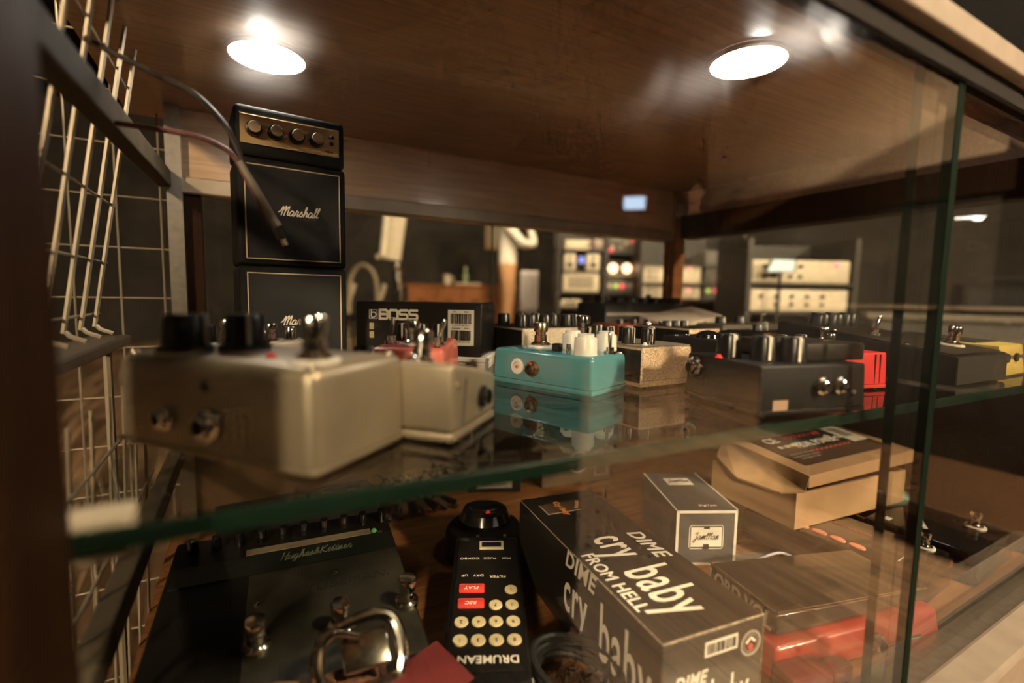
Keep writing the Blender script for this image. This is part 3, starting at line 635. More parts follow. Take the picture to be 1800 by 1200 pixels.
t = pedal('effects_pedal', 'low black pedal with chrome posts in front of the cream pedal', (.600, .560), 8, .075, .05, .042, BLACK, r=.002)
for x in (-.025, -.005): knob(t, x, 0, .042, .0045, .012, CHROME, None, name='post')
for i in range(3): knob(t, -.02+i*.02, -.014, .042, .006, .009)
t = pedal('effects_pedal', 'low grey-black pedal under the grey wall view at right', (.700, .535), 0, .16, .06, .050, mat('olive_grey', (.10, .085, .06), .5), r=.004)
knob(t, -.05, 0, .05, .009, .012); knob(t, 0, 0, .05, .009, .012); footswitch(t, .055, -.01, .05, .8)

# ------------------------------------------------------------------- toy amplifier stack
TOLEX = mat('black_tolex', (.010, .0095, .009), .62, spec=.15, bump=.5, bscale=900)
GRILL = mat('grille_cloth', (.010, .0095, .009), .75, bump=.4, bscale=1500)
PIPE = mat('cream_piping', (.60, .48, .32), .5)
def toy_cab(z0, h, label, cut):
    t = thing('toy_speaker_cabinet', label, 'speaker', (.046, .60, z0), 5, 'stacked toy speaker cabinets')
    obj('shell', rbox(-.053, .053, -.036, .036, 0, h, .004, 3), TOLEX, t, smooth=True)
    obj('grille', bx(-.046, .046, -.0375, -.0362, .006, h-.007), GRILL, t)
    e = .0455; z0, z1 = .0065, h-.0075
    obj('piping', strokes([[(-e, z0), (e, z0)], [(e, z0), (e, z1)], [(e, z1), (-e, z1)], [(-e, z1), (-e, z0)]], .0011, .0006, 0), PIPE, t, (0, -.0376, 0), FX('-y'))
    script('script_logo', 'Marshall', .0052, .0011, PRINT, t, (.004, -.0377, cut), FX('-y'), .25)
    return t
toy_cab(SHELF, .117, 'lower toy speaker cabinet of the stack, half hidden by pedals', .056)
toy_cab(SHELF+.1175, .107, 'upper toy speaker cabinet under the gold-panel amplifier head', .052)
t = thing('toy_amplifier_head', 'toy amplifier head with gold panel on top of the stack', 'amplifier', (.046, .60, SHELF+.225), 5)
obj('shell', rbox(-.053, .053, -.034, .034, 0, .050, .005, 3), TOLEX, t, smooth=True)
gp = obj('control_panel', rbox(-.048, .046, -.0352, -.0342, .013, .040, .0003, 1), GOLD, t)
for i, x in enumerate((-.036, -.016, .004, .023)):
    kk = obj('knob', lathe([(0, 0), (.0078, 0), (.0072, .004), (.0058, .0045), (.0055, .008), (0, .0082)], 24), KNOB, gp, (x, -.0353, .0265), (R(90), 0, 0), smooth=True)
    obj('knob_cap', lathe([(0, .0083), (.0056, .0083), (.0052, .0094), (0, .0094)], 24), mat('brass_cap', (.80, .62, .40), .35, .35), kk, smooth=True)
text('model_lettering', 'MS-4', .0042, INK, gp, (.036, -.0354, .0165), FX('-y')); led(gp, .039, -.0355, .031, INK); obj('input_jack', lathe([(0, 0), (.0022, 0), (.0018, .001), (0, .001)], 10), INK, gp, (.039, -.0353, .0255), (R(90), 0, 0))
obj('panel_frame', strokes([[(-.048, .0125), (.046, .0125)], [(.046, .0125), (.046, .0405)], [(.046, .0405), (-.048, .0405)]], .0008, .0004, 0), PIPE, t, (0, -.0352, 0), FX('-y'))

# cables looping in front of the stack
def cable(name, label, pts, r, m, cat='cable'): return tag(obj(name, tube(catmull(pts, 8), r, 8), m, smooth=True), label, cat)
cable('cable', 'black cable looping down in front of the toy amplifiers', [(-.095, .47, .80), (-.051, .465, .782), (-.029, .46, .772), (-.011, .458, .754), (-.002, .457, .737), (.006, .457, .715), (.020, .457, .688), (.027, .456, .674)], .0022, mat('brown_black_cable', (.04, .03, .025), .5))
cable('cable', 'reddish braided cable running to the toy amplifiers', [(-.095, .478, .746), (-.052, .470, .744), (-.031, .465, .742), (-.013, .462, .736), (-.003, .462, .728), (.009, .462, .704), (.021, .462, .680)], .0021, mat('braid_red', (.16, .06, .05), .6, var=.4, scale=300))
t = thing('adapter_plug', 'pale grey plug lead hanging before the upper toy speaker cabinet', 'plug', (.0, .452, .72), 0)
obj('lead', tube(catmull([(.0, 0, .004), (.010, 0, -.014), (.020, 0, -.034), (.026, 0, -.045)], 6), [.0022+.0001*i for i in range(19)], 8), mat('pale_grey', (.30, .27, .22), .45), t, smooth=True)
obj('strain_relief', tube([(.026, 0, -.0455), (.030, 0, -.054)], .0048, 10), BLACKG, t, smooth=True); obj('tip', tube([(.030, 0, -.0545), (.032, 0, -.060)], .0025, 10), CHROME, t, smooth=True)

# =================================================================== ON THE CABINET FLOOR
# valve preamp with script logo
PLATE = mat('worn_olive_plate', (.055, .047, .033), .42, .5, var=.5, scale=22)
t = thing('preamp', 'black floor preamp with script logo, footswitches and a knob row', 'preamp', (.050, .468, DECK), -4)
obj('chassis', hexa([(-.125, -.115, .002), (.085, -.115, .002), (.085, .105, .002), (-.125, .105, .002), (-.125, -.115, .040), (.085, -.115, .040), (.085, .105, .072), (-.125, .105, .072)], .003, 2), BLACK, t, smooth=True)
foot(t, .2, .2)
sl2 = math.atan2(.032, .22); zt2 = lambda y: .040+(y+.115)*.032/.22
def lay(o): o.rotation_euler[0] += sl2; return o
lay(obj('foot_plate', rbox(-.055, .083, -.108, .030, 0, .0010, .0004, 1), PLATE, t, (0, 0, zt2(0)+.0003), smooth=False))
lay(obj('logo_strip', bx(-.120, .083, .032, .060, 0, .0010), mat('dark_green_black', (.012, .016, .012), .35), t, (0, 0, zt2(0)+.0003)))
lay(obj('legend_strip', bx(-.060, .062, .0625, .0715, 0, .0010), mat('tan_strip', (.20, .155, .10), .45), t, (0, 0, zt2(0)+.0003)))
o = script('script_logo', 'Hughes&Kettner', .0058, .0009, mat('olive_print', (.20, .21, .14), .5), t, (.005, .043, zt2(.043)+.0016), (sl2, 0, 0), .3)
text('model_lettering', 'TUBEMAN.', .013, INK, t, (.030, -.006, zt2(-.006)+.0016), (sl2, 0, 0), sx=1.25, shear=.15)
for i in range(10): lay(knob(t, -.108+i*.0205, .084, zt2(.084), .0048, .014, BLACKG, CHROME, 0))
for x, y in ((-.045, -.060), (.018, -.062), (.076, -.052)): lay(footswitch(t, x, y, zt2(y)+.001, 1.25, washer=False))
for x, y in ((-.047, -.012), (.020, .010), (.072, .062), (-.046, -.035)): lay(screw(t, (x, y, zt2(y)+.001), '+z', .003, CHROME))
lay(led(t, .066, .066, zt2(.066), emis('led_green', (.08, .25, .05), .5)))
for i in range(6): lay(obj('vent_rib', bx(.058, .085, -.001, .001, 0, .0022), BLACKG, t, (0, -.112-.0+i*.0, 0))) if False else None

# guitar strap hardware heaped before the preamp
ST = mat('strap_snake', (.33, .15, .09), .55, var=.9, scale=160)
t = thing('guitar_strap', 'snake-print guitar strap with chrome buckle before the preamp', 'strap', (.035, .34, DECK), -12)
def ribbon(path, wdir, wd, th):
    bm = bmesh.new(); P = catmull(path, 6); W_ = Vector(wdir).normalized()*wd/2; prev = None
    for i, p in enumerate(P):
        tt = (P[min(i+1, len(P)-1)]-P[max(i-1, 0)]).normalized(); nn = tt.cross(W_).normalized()*th/2
        q = [bm.verts.new(p+W_+nn), bm.verts.new(p-W_+nn), bm.verts.new(p-W_-nn), bm.verts.new(p+W_-nn)]
        if prev:
            for k in range(4): bm.faces.new((prev[k], prev[(k+1) % 4], q[(k+1) % 4], q[k]))
        else: bm.faces.new(q[::-1])
        prev = q
    bm.faces.new(prev); return bm
obj('webbing', ribbon([(-.10, -.02, .02), (-.07, -.02, .048), (-.035, -.018, .058), (.0, -.012, .05), (.03, -.005, .052), (.055, .01, .03)], (0, 1, .15), .045, .003), ST, t, smooth=True)
bk = obj('buckle', tube(catmull([(-.028, -.012, 0), (-.024, .012, .006), (.008, .020, .008), (.026, .014, .006), (.030, -.010, 0), (.022, -.022, -.006), (-.010, -.022, -.006)], 6, True), .0048, 10, closed=True), CHROME, t, (.030, .012, .068), (R(35), 0, R(8)), smooth=True)
obj('buckle_plate', rbox(-.012, .022, -.014, .012, .000, .004, .0018, 3), CHROME, bk, smooth=True); obj('prong', tube(catmull([(-.026, .006, .006), (-.016, .012, .010), (.0, .008, .007)], 5), .0022, 8), CHROME, bk, smooth=True)
obj('strap_loop', ribbon([(-.075, -.03, .05), (-.065, -.03, .066), (-.05, -.03, .064), (-.045, -.03, .045)], (0, 1, 0), .018, .003), mat('strap_tan', (.36, .22, .14), .5), t, smooth=True)
t = thing('card', 'dark red tag with gold letters beside the strap buckle', 'tag', (.105, .328, DECK), 22)
obj('tag_board', rbox(-.030, .030, -.022, .022, .048, .0495, .0005, 1), mat('maroon_card', (.16, .018, .016), .5), t, (0, 0, 0), (R(12), 0, 0)); text('lettering', 'PLAY!', .016, mat('gold_print', (.55, .42, .18), .5), t, (.003, -.002, .0494), (R(12), 0, 0), shear=.2)
obj('tag_stand', rbox(-.026, .026, -.018, .02, 0, .042, .002, 1), mat('maroon_box', (.10, .014, .012), .6), t)

# floor processor, seen upside down
t = thing('multi_effects_unit', 'black floor processor with cream numbered buttons and red pills, upside down', 'effects unit', (.221, .443, DECK), -26)
obj('body', hexa([(-.040, -.155, 0), (.037, -.155, 0), (.037, .06, 0), (-.040, .06, 0), (-.038, -.153, .036), (.035, -.153, .036), (.035, .06, .046), (-.038, .06, .046)], .004, 3), BLACKG, t, smooth=True)
sl3 = math.atan2(.010, .213); zt3 = lambda y: .036+(y+.153)*.010/.213
def up3(o): o.rotation_euler[0] += sl3; return o
BTN = mat('cream_button', (.66, .54, .33), .5); PILL = mat('red_pill', (.72, .06, .05), .45)
up3(obj('panel', rbox(-.033, .032, -.140, .048, 0, .0008, .0003, 1), BLACK, t, (0, 0, zt3(0)+.0002)))
cols = (-.024, -.0085, .007, .0225); rows = (-.108, -.086, -.064, -.042)
n = 0
for ci, cx in enumerate(cols):
    for ri, ry in enumerate(rows):
        if ci < 2 and ri > 1: continue
        if ci == 2 and ri > 2: continue
        n += 1
        b = up3(obj('button', cached('button', lambda: lathe([(0, 0), (.0064, 0), (.0060, .0014), (0, .0016)], 20), BTN), None, t, (cx, ry, zt3(ry)+.0010)))
        text('numeral', str(n % 10), .0055, INK, b, (0, -.001, .0017), (0, 0, R(180)))
for ry, s in ((-.062, 'REC'), (-.040, 'PLAY')):
    b = up3(obj('pill_button', rbox(-.0125, .0125, -.0062, .0062, 0, .0018, .0016, 2), PILL, t, (-.016, ry, zt3(ry)+.0010), smooth=True)); text('lettering', s, .0062, PRINT, b, (0, 0, .0019), (0, 0, R(180)), shear=.2)
for x, y, s in ((-.024, -.018, 'UP'), (-.010, -.018, 'DRY'), (.010, -.020, 'FILTER'), (-.020, .012, 'COMBO'), (.002, .012, 'FUZZ'), (.020, .012, 'MIX')):
    text('lettering', s, .0058, PRINT, t, (x, y, zt3(y)+.0012), (sl3, 0, R(180)))
text('logo_lettering', 'DRUMEAN', .0125, PRINT, t, (.0, -.128, zt3(-.128)+.0012), (sl3, 0, R(180)), sx=.85, bold=.0002)
d = up3(obj('display_frame', rbox(-.014, .014, -.008, .008, 0, .002, .0006, 1), BTN, t, (.004, .036, zt3(.036)+.001))); obj('display', bx(-.011, .011, -.0045, .0045, .0021, .0024), mat('display_dark', (.02, .015, .03), .1), d)
obj('wheel_base', lathe([(0, 0), (.050, 0), (.050, .030), (.046, .036), (.034, .040), (0, .040)], 40), BLACK, t, (-.004, .108, 0), smooth=True)
obj('wheel', lathe([(0, .041), (.030, .041), (.033, .048), (.028, .058), (.020, .0605), (.014, .057), (0, .055)], 40), BLACKG, t, (-.004, .108, 0), smooth=True); led(t, .0, .092, .0595, emis('led_red', (.6, .02, .02), .6))
for x in (-.012, .02): screw(t, (x, .057, .047), '+z', .0025, CHROME)

# lettered wah box
t = thing('carton', 'long black carton with big grey lettering on the cabinet floor', 'box', (*at_corner(.253, .228, -7, .098, .262), DECK), -7)
obj('sleeve', rbox(-.049, .049, -.131, .131, 0, .0855, .0009, 1), mat('black_card_satin', (.020, .017, .014), .33, coat=.2, bump=.06), t)
obj('lid_flap', rbox(-.0485, .0485, -.1305, .1305, .0857, .0863, .0003, 1), mat('black_card_satin', (.020, .017, .014), .33), t)
EDGE = mat('worn_card_edge', (.30, .24, .17), .7, var=.8, scale=400)
obj('worn_edge', tube([(-.0488, -.131, .0862), (-.0488, .131, .0862)], .0006, 5), EDGE, t); obj('worn_edge', tube([(-.049, -.1308, .0862), (.049, -.1308, .0862)], .0009, 5), EDGE, t); obj('worn_edge', tube([(.049, -.131, .0), (.049, -.131, .086)], .0005, 5), EDGE, t)
def crybaby(parent, loc, rot, S, tall, m):
    g_ = []
    g_.append(text('lettering', 'DIME', .0135*S, m, parent, (0, 0, 0), rot, shear=.25, bold=.0003, sx=1.1, space=1.1)); g_.append(text('lettering', 'cry', .034*S, m, parent, (0, 0, 0), rot, bold=.0004, sx=.62, space=1.12)); g_.append(text('lettering', 'baby', .040*S, m, parent, (0, 0, 0), rot, bold=.0004, sx=.60, space=1.08)); g_.append(text('lettering', 'FROM HELL', .0112*S, m, parent, (0, 0, 0), rot, bold=.0002, sx=1.05, space=1.05))
    from mathutils import Euler
    ex = Euler(rot).to_matrix(); off = ((-.030*S, .0185*S*tall), (-.034*S, -.000*S*tall), (.018*S, -.001*S*tall), (.000*S, -.0225*S*tall))
    for o_, (u, v) in zip(g_, off): o_.location = Vector(loc)+ex @ Vector((u, v, 0)); o_.scale = (o_.scale[0], tall, 1)
crybaby(t, (0, -.050, .0866), (0, 0, R(-90)), 1.42, 1.18, PRINT)
crybaby(t, (-.0493, -.058, .043), FX('-x'), 1.5, 1.2, PRINT)
crybaby(t, (.002, -.1313, .030), FX('-y'), .82, 1.35, PRINT)
st = obj('barcode_label', plate(-.010, .022, .066, .078), PAPER, t, (0, -.1313, 0), FX('-y')); barcode(st, (.006, .072, .0003), (0, 0, 0), .028, .008, seed=9)
sl_ = obj('round_seal', lathe([(.0085, 0), (.0105, 0), (.0105, .0003), (.0085, .0003)], 28), PRINTG, t, (.036, -.1313, .066), FX('-y')); obj('seal_mark', strokes([[(-.004, .001), (0, .004), (.004, .001)]], .002, smooth=3), PRINT, sl_); obj('seal_heart', lathe([(0, 0), (.0026, 0), (.0026, .0003), (0, .0003)], 12), REDP, sl_, (0, -.003, 0)); obj('seal_ring', lathe([(.0066, 0), (.0072, 0), (.0072, .0003), (.0066, .0003)], 24), PRINTG, sl_)
pk = obj('picture_print', plate(-.035, .018, .082, .108), mat('brown_print', (.09, .05, .03), .5), t, (.0, 0, .0864), (0, 0, 0)); text('lettering', 'Cry Baby', .0095, mat('orange_print', (.6, .22, .06), .5), pk, (-.012, .094, .0004), (0, 0, R(-90)), shear=.2, bold=.0003); obj('picture_frame', strokes([[(-.034, .083), (-.034, .107)], [(-.034, .083), (.006, .083)]], .0012, smooth=0), PRINTG, pk, (0, 0, .0003)); obj('picture_mark', strokes([[(.004, .088), (.010, .096), (.014, .104)]], .004, smooth=3), mat('tan_print', (.45, .25, .14), .5), pk, (0, 0, .0003))

# slate blue carton
t = thing('carton', 'grey-blue carton with white border and a white badge', 'box', (*at_corner(.461, .404, -26, .078, .127), DECK), -26)
obj('sleeve', rbox(-.039, .039, -.0635, .0635, 0, .0715, .0008, 1), mat('slate_card', (.075, .082, .085), .5), t)
for pts in ([(-.037, .002), (.037, .002)], [(.037, .002), (.037, .0695)], [(.037, .0695), (-.037, .0695)], [(-.037, .0695), (-.037, .002)]): obj('border', strokes([pts], .0035, smooth=0), PAPER, t, (0, -.0638, 0), FX('-y'))
bd = obj('badge', rbox(-.0165, .0165, -.0105, .0105, 0, .0004, .00015, 1), PAPER, t, (0, -.0637, .037), FX('-y')); bd.scale = (1.2, 1.2, 1); script('script_logo', 'JamMan', .0040, .0006, INK, bd, (-.0005, -.0025, .0005), (0, 0, 0), .3)
obj('badge_frame', strokes([[(-.018, -.010), (-.0165, -.0125), (.0165, -.0125), (.018, -.010), (.018, .010), (.0165, .0125), (-.0165, .0125), (-.018, .010), (-.018, -.010)]], .0007, smooth=0), PAPER, bd); obj('badge_mark', plate(-.003, .003, -.0125, -.0075, .0008), INK, bd); obj('badge_mark', plate(-.003, .003, .009, .0108, .0008), INK, bd)
for e in (-.0388, .0388): obj('edge_line', bx(e-.0007, e+.0007, -.063, .063, .0714, .0719), PAPER, t)
tl = obj('top_print', plate(-.018, .018, .018, .042), PAPER, t, (0, 0, .0716)); script('lettering', 'JamMan', .0045, .0008, INK, tl, (0, .028, .0004), (0, 0, 0), .3)
text('lettering', 'DigiTech', .0065, PRINT, t, (.006, -.050, .0718), shear=.2); obj('side_print', plate(.02, .045, .02, .05), TEALINK, t, (-.0393, 0, 0), FX('-x'))

# cardboard box with raised lid
KRAFT = mat('kraft_card', (.52, .32, .17), .75, var=.12, scale=14, bump=.1); KRAFT2 = mat('kraft_inside', (.36, .22, .115), .8, var=.15)
t = thing('cardboard_box', 'open kraft cardboard box with a printed lid label', 'box', (*at_corner(.602, .340, -5, .235, .135), .333), -5)
a, b, h = .1175, .0675, .047
for nm, q in (('front_wall', (-a, a, -b, -b+.003, 0, h)), ('rear_wall', (-a, a, b-.003, b, 0, h)), ('side_wall', (-a, -a+.003, -b+.003, b-.003, 0, h)), ('side_wall', (a-.003, a, -b+.003, b-.003, 0, h)), ('base', (-a+.003, a-.003, -b+.003, b-.003, 0, .003))): obj(nm, bx(*q), KRAFT, t)
obj('tuck_tab', rbox(.055, .085, -.0685, -.0677, .002, h+.003, .0003, 1), KRAFT2, t)
lidz = h+.004
xl = -a+.016
ld = obj('lid', hexa([(xl, -b-.004, lidz+.002), (a+.012, -b-.004, lidz+.008), (a+.012, b, lidz+.030), (xl, b, lidz+.024), (xl, -b-.004, lidz+.018), (a+.012, -b-.004, lidz+.026), (a+.012, b, lidz+.036), (xl, b, lidz+.030)], .0008, 1), KRAFT, t)
tri = bmesh.new()
P = [(xl, -b-.004, lidz+.018), (xl, b, lidz+.030), (xl-.030, b-.02, lidz+.010), (xl-.044, 0, lidz-.002), (xl-.030, -b+.012, lidz-.004), (xl-.006, -b-.004, lidz+.000)]
vv = [tri.verts.new(p) for p in P]; tri.faces.new(vv)
ext = bmesh.ops.extrude_face_region(tri, geom=tri.faces[:]); bmesh.ops.translate(tri, verts=[v for v in ext['geom'] if isinstance(v, bmesh.types.BMVert)], vec=(0, 0, -.0025))
obj('lid_flap', tri, KRAFT2, t)
import mathutils
p0, p1, p3 = Vector((xl, -b-.004, lidz+.018)), Vector((a+.012, -b-.004, lidz+.026)), Vector((xl, b, lidz+.030))
ux = (p1-p0).normalized(); nz_ = ux.cross(p3-p0).normalized(); uy = nz_.cross(ux)
lb = obj('lid_label', plate(.030, .245, .022, .132, .0006), mat('label_black', (.022, .019, .015), .45), ld); LBM = Matrix((( ux.x, uy.x, nz_.x, p0.x), (ux.y, uy.y, nz_.y, p0.y), (ux.z, uy.z, nz_.z, p0.z+.0006), (0, 0, 0, 1))) @ Matrix.Diagonal((.86, 1, 1, 1)); lb.matrix_local = LBM
for (s, x, y, z_, m_, kw) in (('CE', .062, .098, .024, PRINT, dict(bold=.0006)), ('VOODOO LAB', .140, .098, .014, REDP, {}), ('PEDAL POWER', .135, .072, .021, PRINT, dict(bold=.0006, sx=.72)), ('2', .182, .078, .020, PRINT, dict(bold=.0006)), ('PLUS', .200, .074, .010, PRINT, dict(bold=.0003))):
    tt = text('lettering', s, z_, m_, ld, (0, 0, 0), **kw); tt.matrix_local = lb.matrix_local @ Matrix.Translation((x, y, .0008)) @ Matrix.Diagonal((tt.scale[0], 1, 1, 1))
tt = text('small_print', 'MADE IN THE USA\nvoodoolab.com support\n(c) Digital Music', .0068, PRINTG, ld, (0, 0, 0)); tt.matrix_local = lb.matrix_local @ Matrix.Translation((.068, .045, .0008))
for y in (.113, .052): 
    z_ = obj('red_zigzag', strokes([[(.090+i*.006, y+(.0022 if i % 2 else -.0022)) for i in range(18)]], .003, smooth=0), REDP, ld); z_.matrix_local = lb.matrix_local @ Matrix.Translation((0, 0, .0007))
for i, mm in enumerate((PRINT, PRINTG, PRINT, BTN, PRINT)):
    z_ = obj('icon', plate(.050+i*.008, .056+i*.008, .072, .079), mm, ld); z_.matrix_local = lb.matrix_local @ Matrix.Translation((0, 0, .0007))
z_ = obj('barcode_label', plate(.205, .242, .052, .112), PAPER, ld); z_.matrix_local = lb.matrix_local @ Matrix.Translation((0, 0, .0007)); barcode(z_, (.2235, .086, .0004), (0, 0, 0), .024, .034, PRINTG, 4)

# red wah with black treadle
t = thing('wah_pedal', 'red pedal with a glossy black treadle lying lowest at the right', 'effects pedal', (.497, .262, DECK), -12)
DEEP = mat('deep_red', (.34, .032, .022), .32, coat=.4)
obj('base', hexa([(-.100, -.058, .002), (.115, -.052, .002), (.115, .052, .002), (-.100, .058, .002), (-.096, -.054, .034), (.112, -.048, .030), (.112, .048, .030), (-.096, .054, .034)], .005, 3), DEEP, t, smooth=True)
tr_ = obj('treadle', hexa([(-.088, -.046, .036), (.108, -.042, .034), (.108, .042, .034), (-.088, .046, .036), (-.086, -.044, .056), (.106, -.040, .046), (.106, .040, .046), (-.086, .044, .056)], .003, 3), mat('treadle_black', (.020, .018, .015), .25, coat=.3), t, smooth=True)
obj('treadle_rim', tube([(-.0865, -.0440, .0565), (.106, -.0400, .0465)], .0013, 6), CHROME, t); obj('treadle_rim', tube([(-.0865, -.0440, .0565), (-.0865, .0440, .0565)], .0010, 6), STEEL, t)
text('toe_lettering', 'LORD VOL', .0195, PRINTG, t, (-.0893, 0, .0455), (R(86), 0, R(-90)), bold=.0006, sx=.86)
obj('jack_block', rbox(-.104, -.060, -.080, -.0585, .004, .026, .003, 2), mat('maroon_block', (.11, .012, .014), .35), t, smooth=True); obj('jack_block', rbox(-.054, -.030, -.074, -.0585, .004, .020, .003, 2), mat('maroon_block', (.11, .012, .014), .35), t, smooth=True)
jack(t, (.02, -.0545, .017), '-y', .008); screw(t, (-.0985, .02, .022), '-x', .003, CHROME); obj('rocker_bar', tube([(.03, -.0515, .008), (.085, -.0515, .008)], .002, 8), CHROME, t)
# black pedal with pink ovals
t = pedal('effects_pedal', 'flat black pedal with a row of pink oval buttons under the cardboard box', (.618, .215), 4, .10, .20, .042, BLACKG, z=DECK, r=.003)
for i in range(6): obj('oval_button', cached('oval_button', lambda: lathe([(0, 0), (.0075, 0), (.0068, .0016), (0, .002)], 20), mat('coral_pink', (.72, .25, .17), .5)), None, t, (-.034, -.005-.0+i*.021-.03, .042)).scale = (.8, 1.2, 1)
text('lettering', 'TONE  GAIN  LEVEL  SPEED', .0055, REDP, t, (.012, .0, .0425), (0, 0, R(90))); obj('trim_line', bx(-.03, .03, -.0745, -.0735, .042, .0424), PRINT, t); footswitch(t, .036, -.078, .042, .9)
t = pedal('effects_pedal', 'black pedal with an arc of lettering below the cabinet right end', (.742, .205), 2, .125, .12, .040, BLACKG, z=DECK, r=.004)
text('lettering', 'VINTAGE TUBE', .009, PRINT, t, (-.01, .015, .0404), (0, 0, R(30)), shear=.2); footswitch(t, .03, -.03, .04, 1); jack(t, (-.063, -.03, .02), '-x', .007); obj('name_plate', plate(-.05, -.038, .035, .043), PAPER, t, (0, 0, .0402))
# teal pouch, clear blister
t = thing('pouch', 'pale teal cloth pouch squeezed under the cardboard box', 'pouch', (.868, .345, DECK), 10)
obj('cloth', lathe([(0, 0), (.026, .002), (.031, .016), (.028, .034), (.018, .044), (.008, .048), (0, .049)], 16), mat('teal_cloth', (.22, .48, .42), .8, bump=.3), t, smooth=True); obj('drawstring', tube(catmull([(-.02, -.03, .004), (-.04, -.045, .003), (-.06, -.04, .004)], 5), .0016, 6), PAPER, t)
CLEAR = glass('clear_plastic', (.97, .97, .98))
t = thing('blister_pack', 'clear plastic blister pack beside the grey-blue carton', 'packaging', (.545, .352, DECK), -20)
obj('dome', lathe([(.034, 0), (.033, .012), (.026, .026), (.014, .032), (0, .034)], 28), CLEAR, t, (0, 0, .001), smooth=True); obj('backing_card', rbox(-.045, .045, -.036, .036, 0, .0008, .0002, 1), mat('grey_card', (.20, .17, .15), .6), t)
obj('rib', tube(catmull([(-.045, -.02, .01), (-.02, -.03, .03), (.01, -.025, .034), (.04, -.01, .02)], 6), .0016, 6), mat('bluish_highlight', (.55, .55, .68), .12), t, smooth=True)  # bluish highlight of the clear plastic, put into this rib's colour
# coiled lead
pts = []
for i in range(150):
    an = i*2*math.pi/30; pts.append((.032*math.cos(an)*(1+.06*math.sin(i*.37)), .040*math.sin(an)*(1+.05*math.cos(i*.23)), .006+.0052*(i/30)+.0015*math.sin(i*.5)))
t = thing('coiled_cable', 'coiled black instrument lead on the brown cabinet floor', 'cable', (.232, .300, DECK), 15)
obj('lead', tube(pts, .0032, 7), RUBBER, t, smooth=True); obj('tie', tube(catmull([(.022, -.012, .002), (.036, -.010, .016), (.048, -.006, .030), (.05, -.004, .02)], 5), .0016, 6), BLACKG, t, smooth=True)
obj('plug', tube([(.0, -.062, .006), (.036, -.060, .006)], .0055, 12), BLACKG, t, smooth=True); obj('plug_tip', tube([(.0365, -.060, .006), (.052, -.059, .006)], .003, 10), CHROME, t, smooth=True); obj('plug_tail', tube([(-.02, -.063, .006), (-.001, -.062, .006)], .0035, 10), PRINTG, t, smooth=True)
t = thing('booklet', 'folded pale instruction slip in front of the floor processor', 'paper', (.165, .290, DECK), -20)
obj('sheet', hexa([(-.02, -.015, .03), (.02, -.015, .03), (.02, .015, .034), (-.02, .015, .034), (-.02, -.015, .031), (.02, -.015, .031), (.02, .015, .035), (-.02, .015, .035)]), mat('dim_paper', (.35, .31, .24), .7), t); obj('fold', rbox(-.018, .018, -.013, .013, 0, .0295, .001, 1), CARD, t)
# cartons and leads at the back of the cabinet floor
t = thing('carton', 'small black carton with a pale end label at the back of the floor', 'box', (.375, .735, DECK), -24)
obj('sleeve', rbox(-.045, .045, -.03, .03, 0, .055, .001, 1), CARD, t); st = obj('end_label', plate(-.03, .03, .008, .022), PRINTG, t, (0, -.0303, 0), FX('-y')); text('lettering', 'ADT ODIN', .008, INK, st, (0, .015, .0004)); obj('edge_line', bx(-.0448, .0448, -.0303, -.0297, .0548, .0554), PRINTG, t)
t = thing('carton', 'brown carton with a ring mark behind the lettered cartons', 'box', (.52, .72, DECK), -8)
obj('sleeve', rbox(-.07, .07, -.045, .045, 0, .075, .001, 1), mat('brown_card', (.13, .085, .05), .6), t); obj('ring_mark', lathe([(.016, 0), (.019, 0), (.019, .0003), (.016, .0003)], 28), PRINTG, t, (0, -.0453, .04), FX('-y')); obj('print_frame', strokes([[(.035, .012), (.06, .012), (.06, .055), (.035, .055), (.035, .012)]], .0018, smooth=0), PRINTG, t, (0, -.0453, 0), FX('-y'))
t = thing('cable_bundle', 'tangle of dark plugs and leads at the back of the floor', 'cable', (.225, .735, DECK), 0)
for k in range(7):
    a0 = k*.9; obj('lead', tube(catmull([(-.05+.014*k, .02, .004), (-.045+.013*k, .0, .035+.004*(k % 3)), (-.04+.013*k, -.02, .05), (-.035+.012*k, -.04, .02), (-.05+.018*k, -.06, .004)], 5), .0035, 7), RUBBER, t, smooth=True)
    obj('plug', tube([(-.035+.012*k, -.045, .018), (-.042+.016*k, -.062, .012)], .0045, 8), STEEL if k % 2 else BLACKG, t, smooth=True)
obj('plug_cap', tube([(-.012, -.012, .052), (.006, -.014, .054)], .005, 10), mat('copper_cap', (.5, .2, .09), .4), t, smooth=True)
t = thing('power_strip', 'dark power block behind the preamp', 'adapter', (.06, .70, DECK), 3)
obj('case', rbox(-.10, .10, -.03, .03, 0, .05, .003, 2), BLACK, t, smooth=True)
for i in range(5): obj('socket', lathe([(0, 0), (.009, 0), (.008, .003), (0, .003)], 14), BLACKG, t, (-.07+i*.035, 0, .05))

# =================================================================== THE SHOP BEHIND
def bg(name, label, cat, px, d, rz=-29, group=None, z=0):
    u = (px-900)/850*d
    t = thing(name, label, cat, (math.sin(yaw)*d+math.cos(yaw)*u, math.cos(yaw)*d-math.sin(yaw)*u, z), rz, group)
    k = d/850; hor = 522.6+.0175*(px-900)
    return t, (lambda p: (p-px)*k), (lambda p: CAM_Z+(hor-p)*k-z)
DARKM = mat('rack_dark', (.025, .022, .018), .5); GREYM = mat('rack_grey', (.10, .09, .075), .5); IVORY = mat('ivory_panel', (.70, .62, .48), .45)
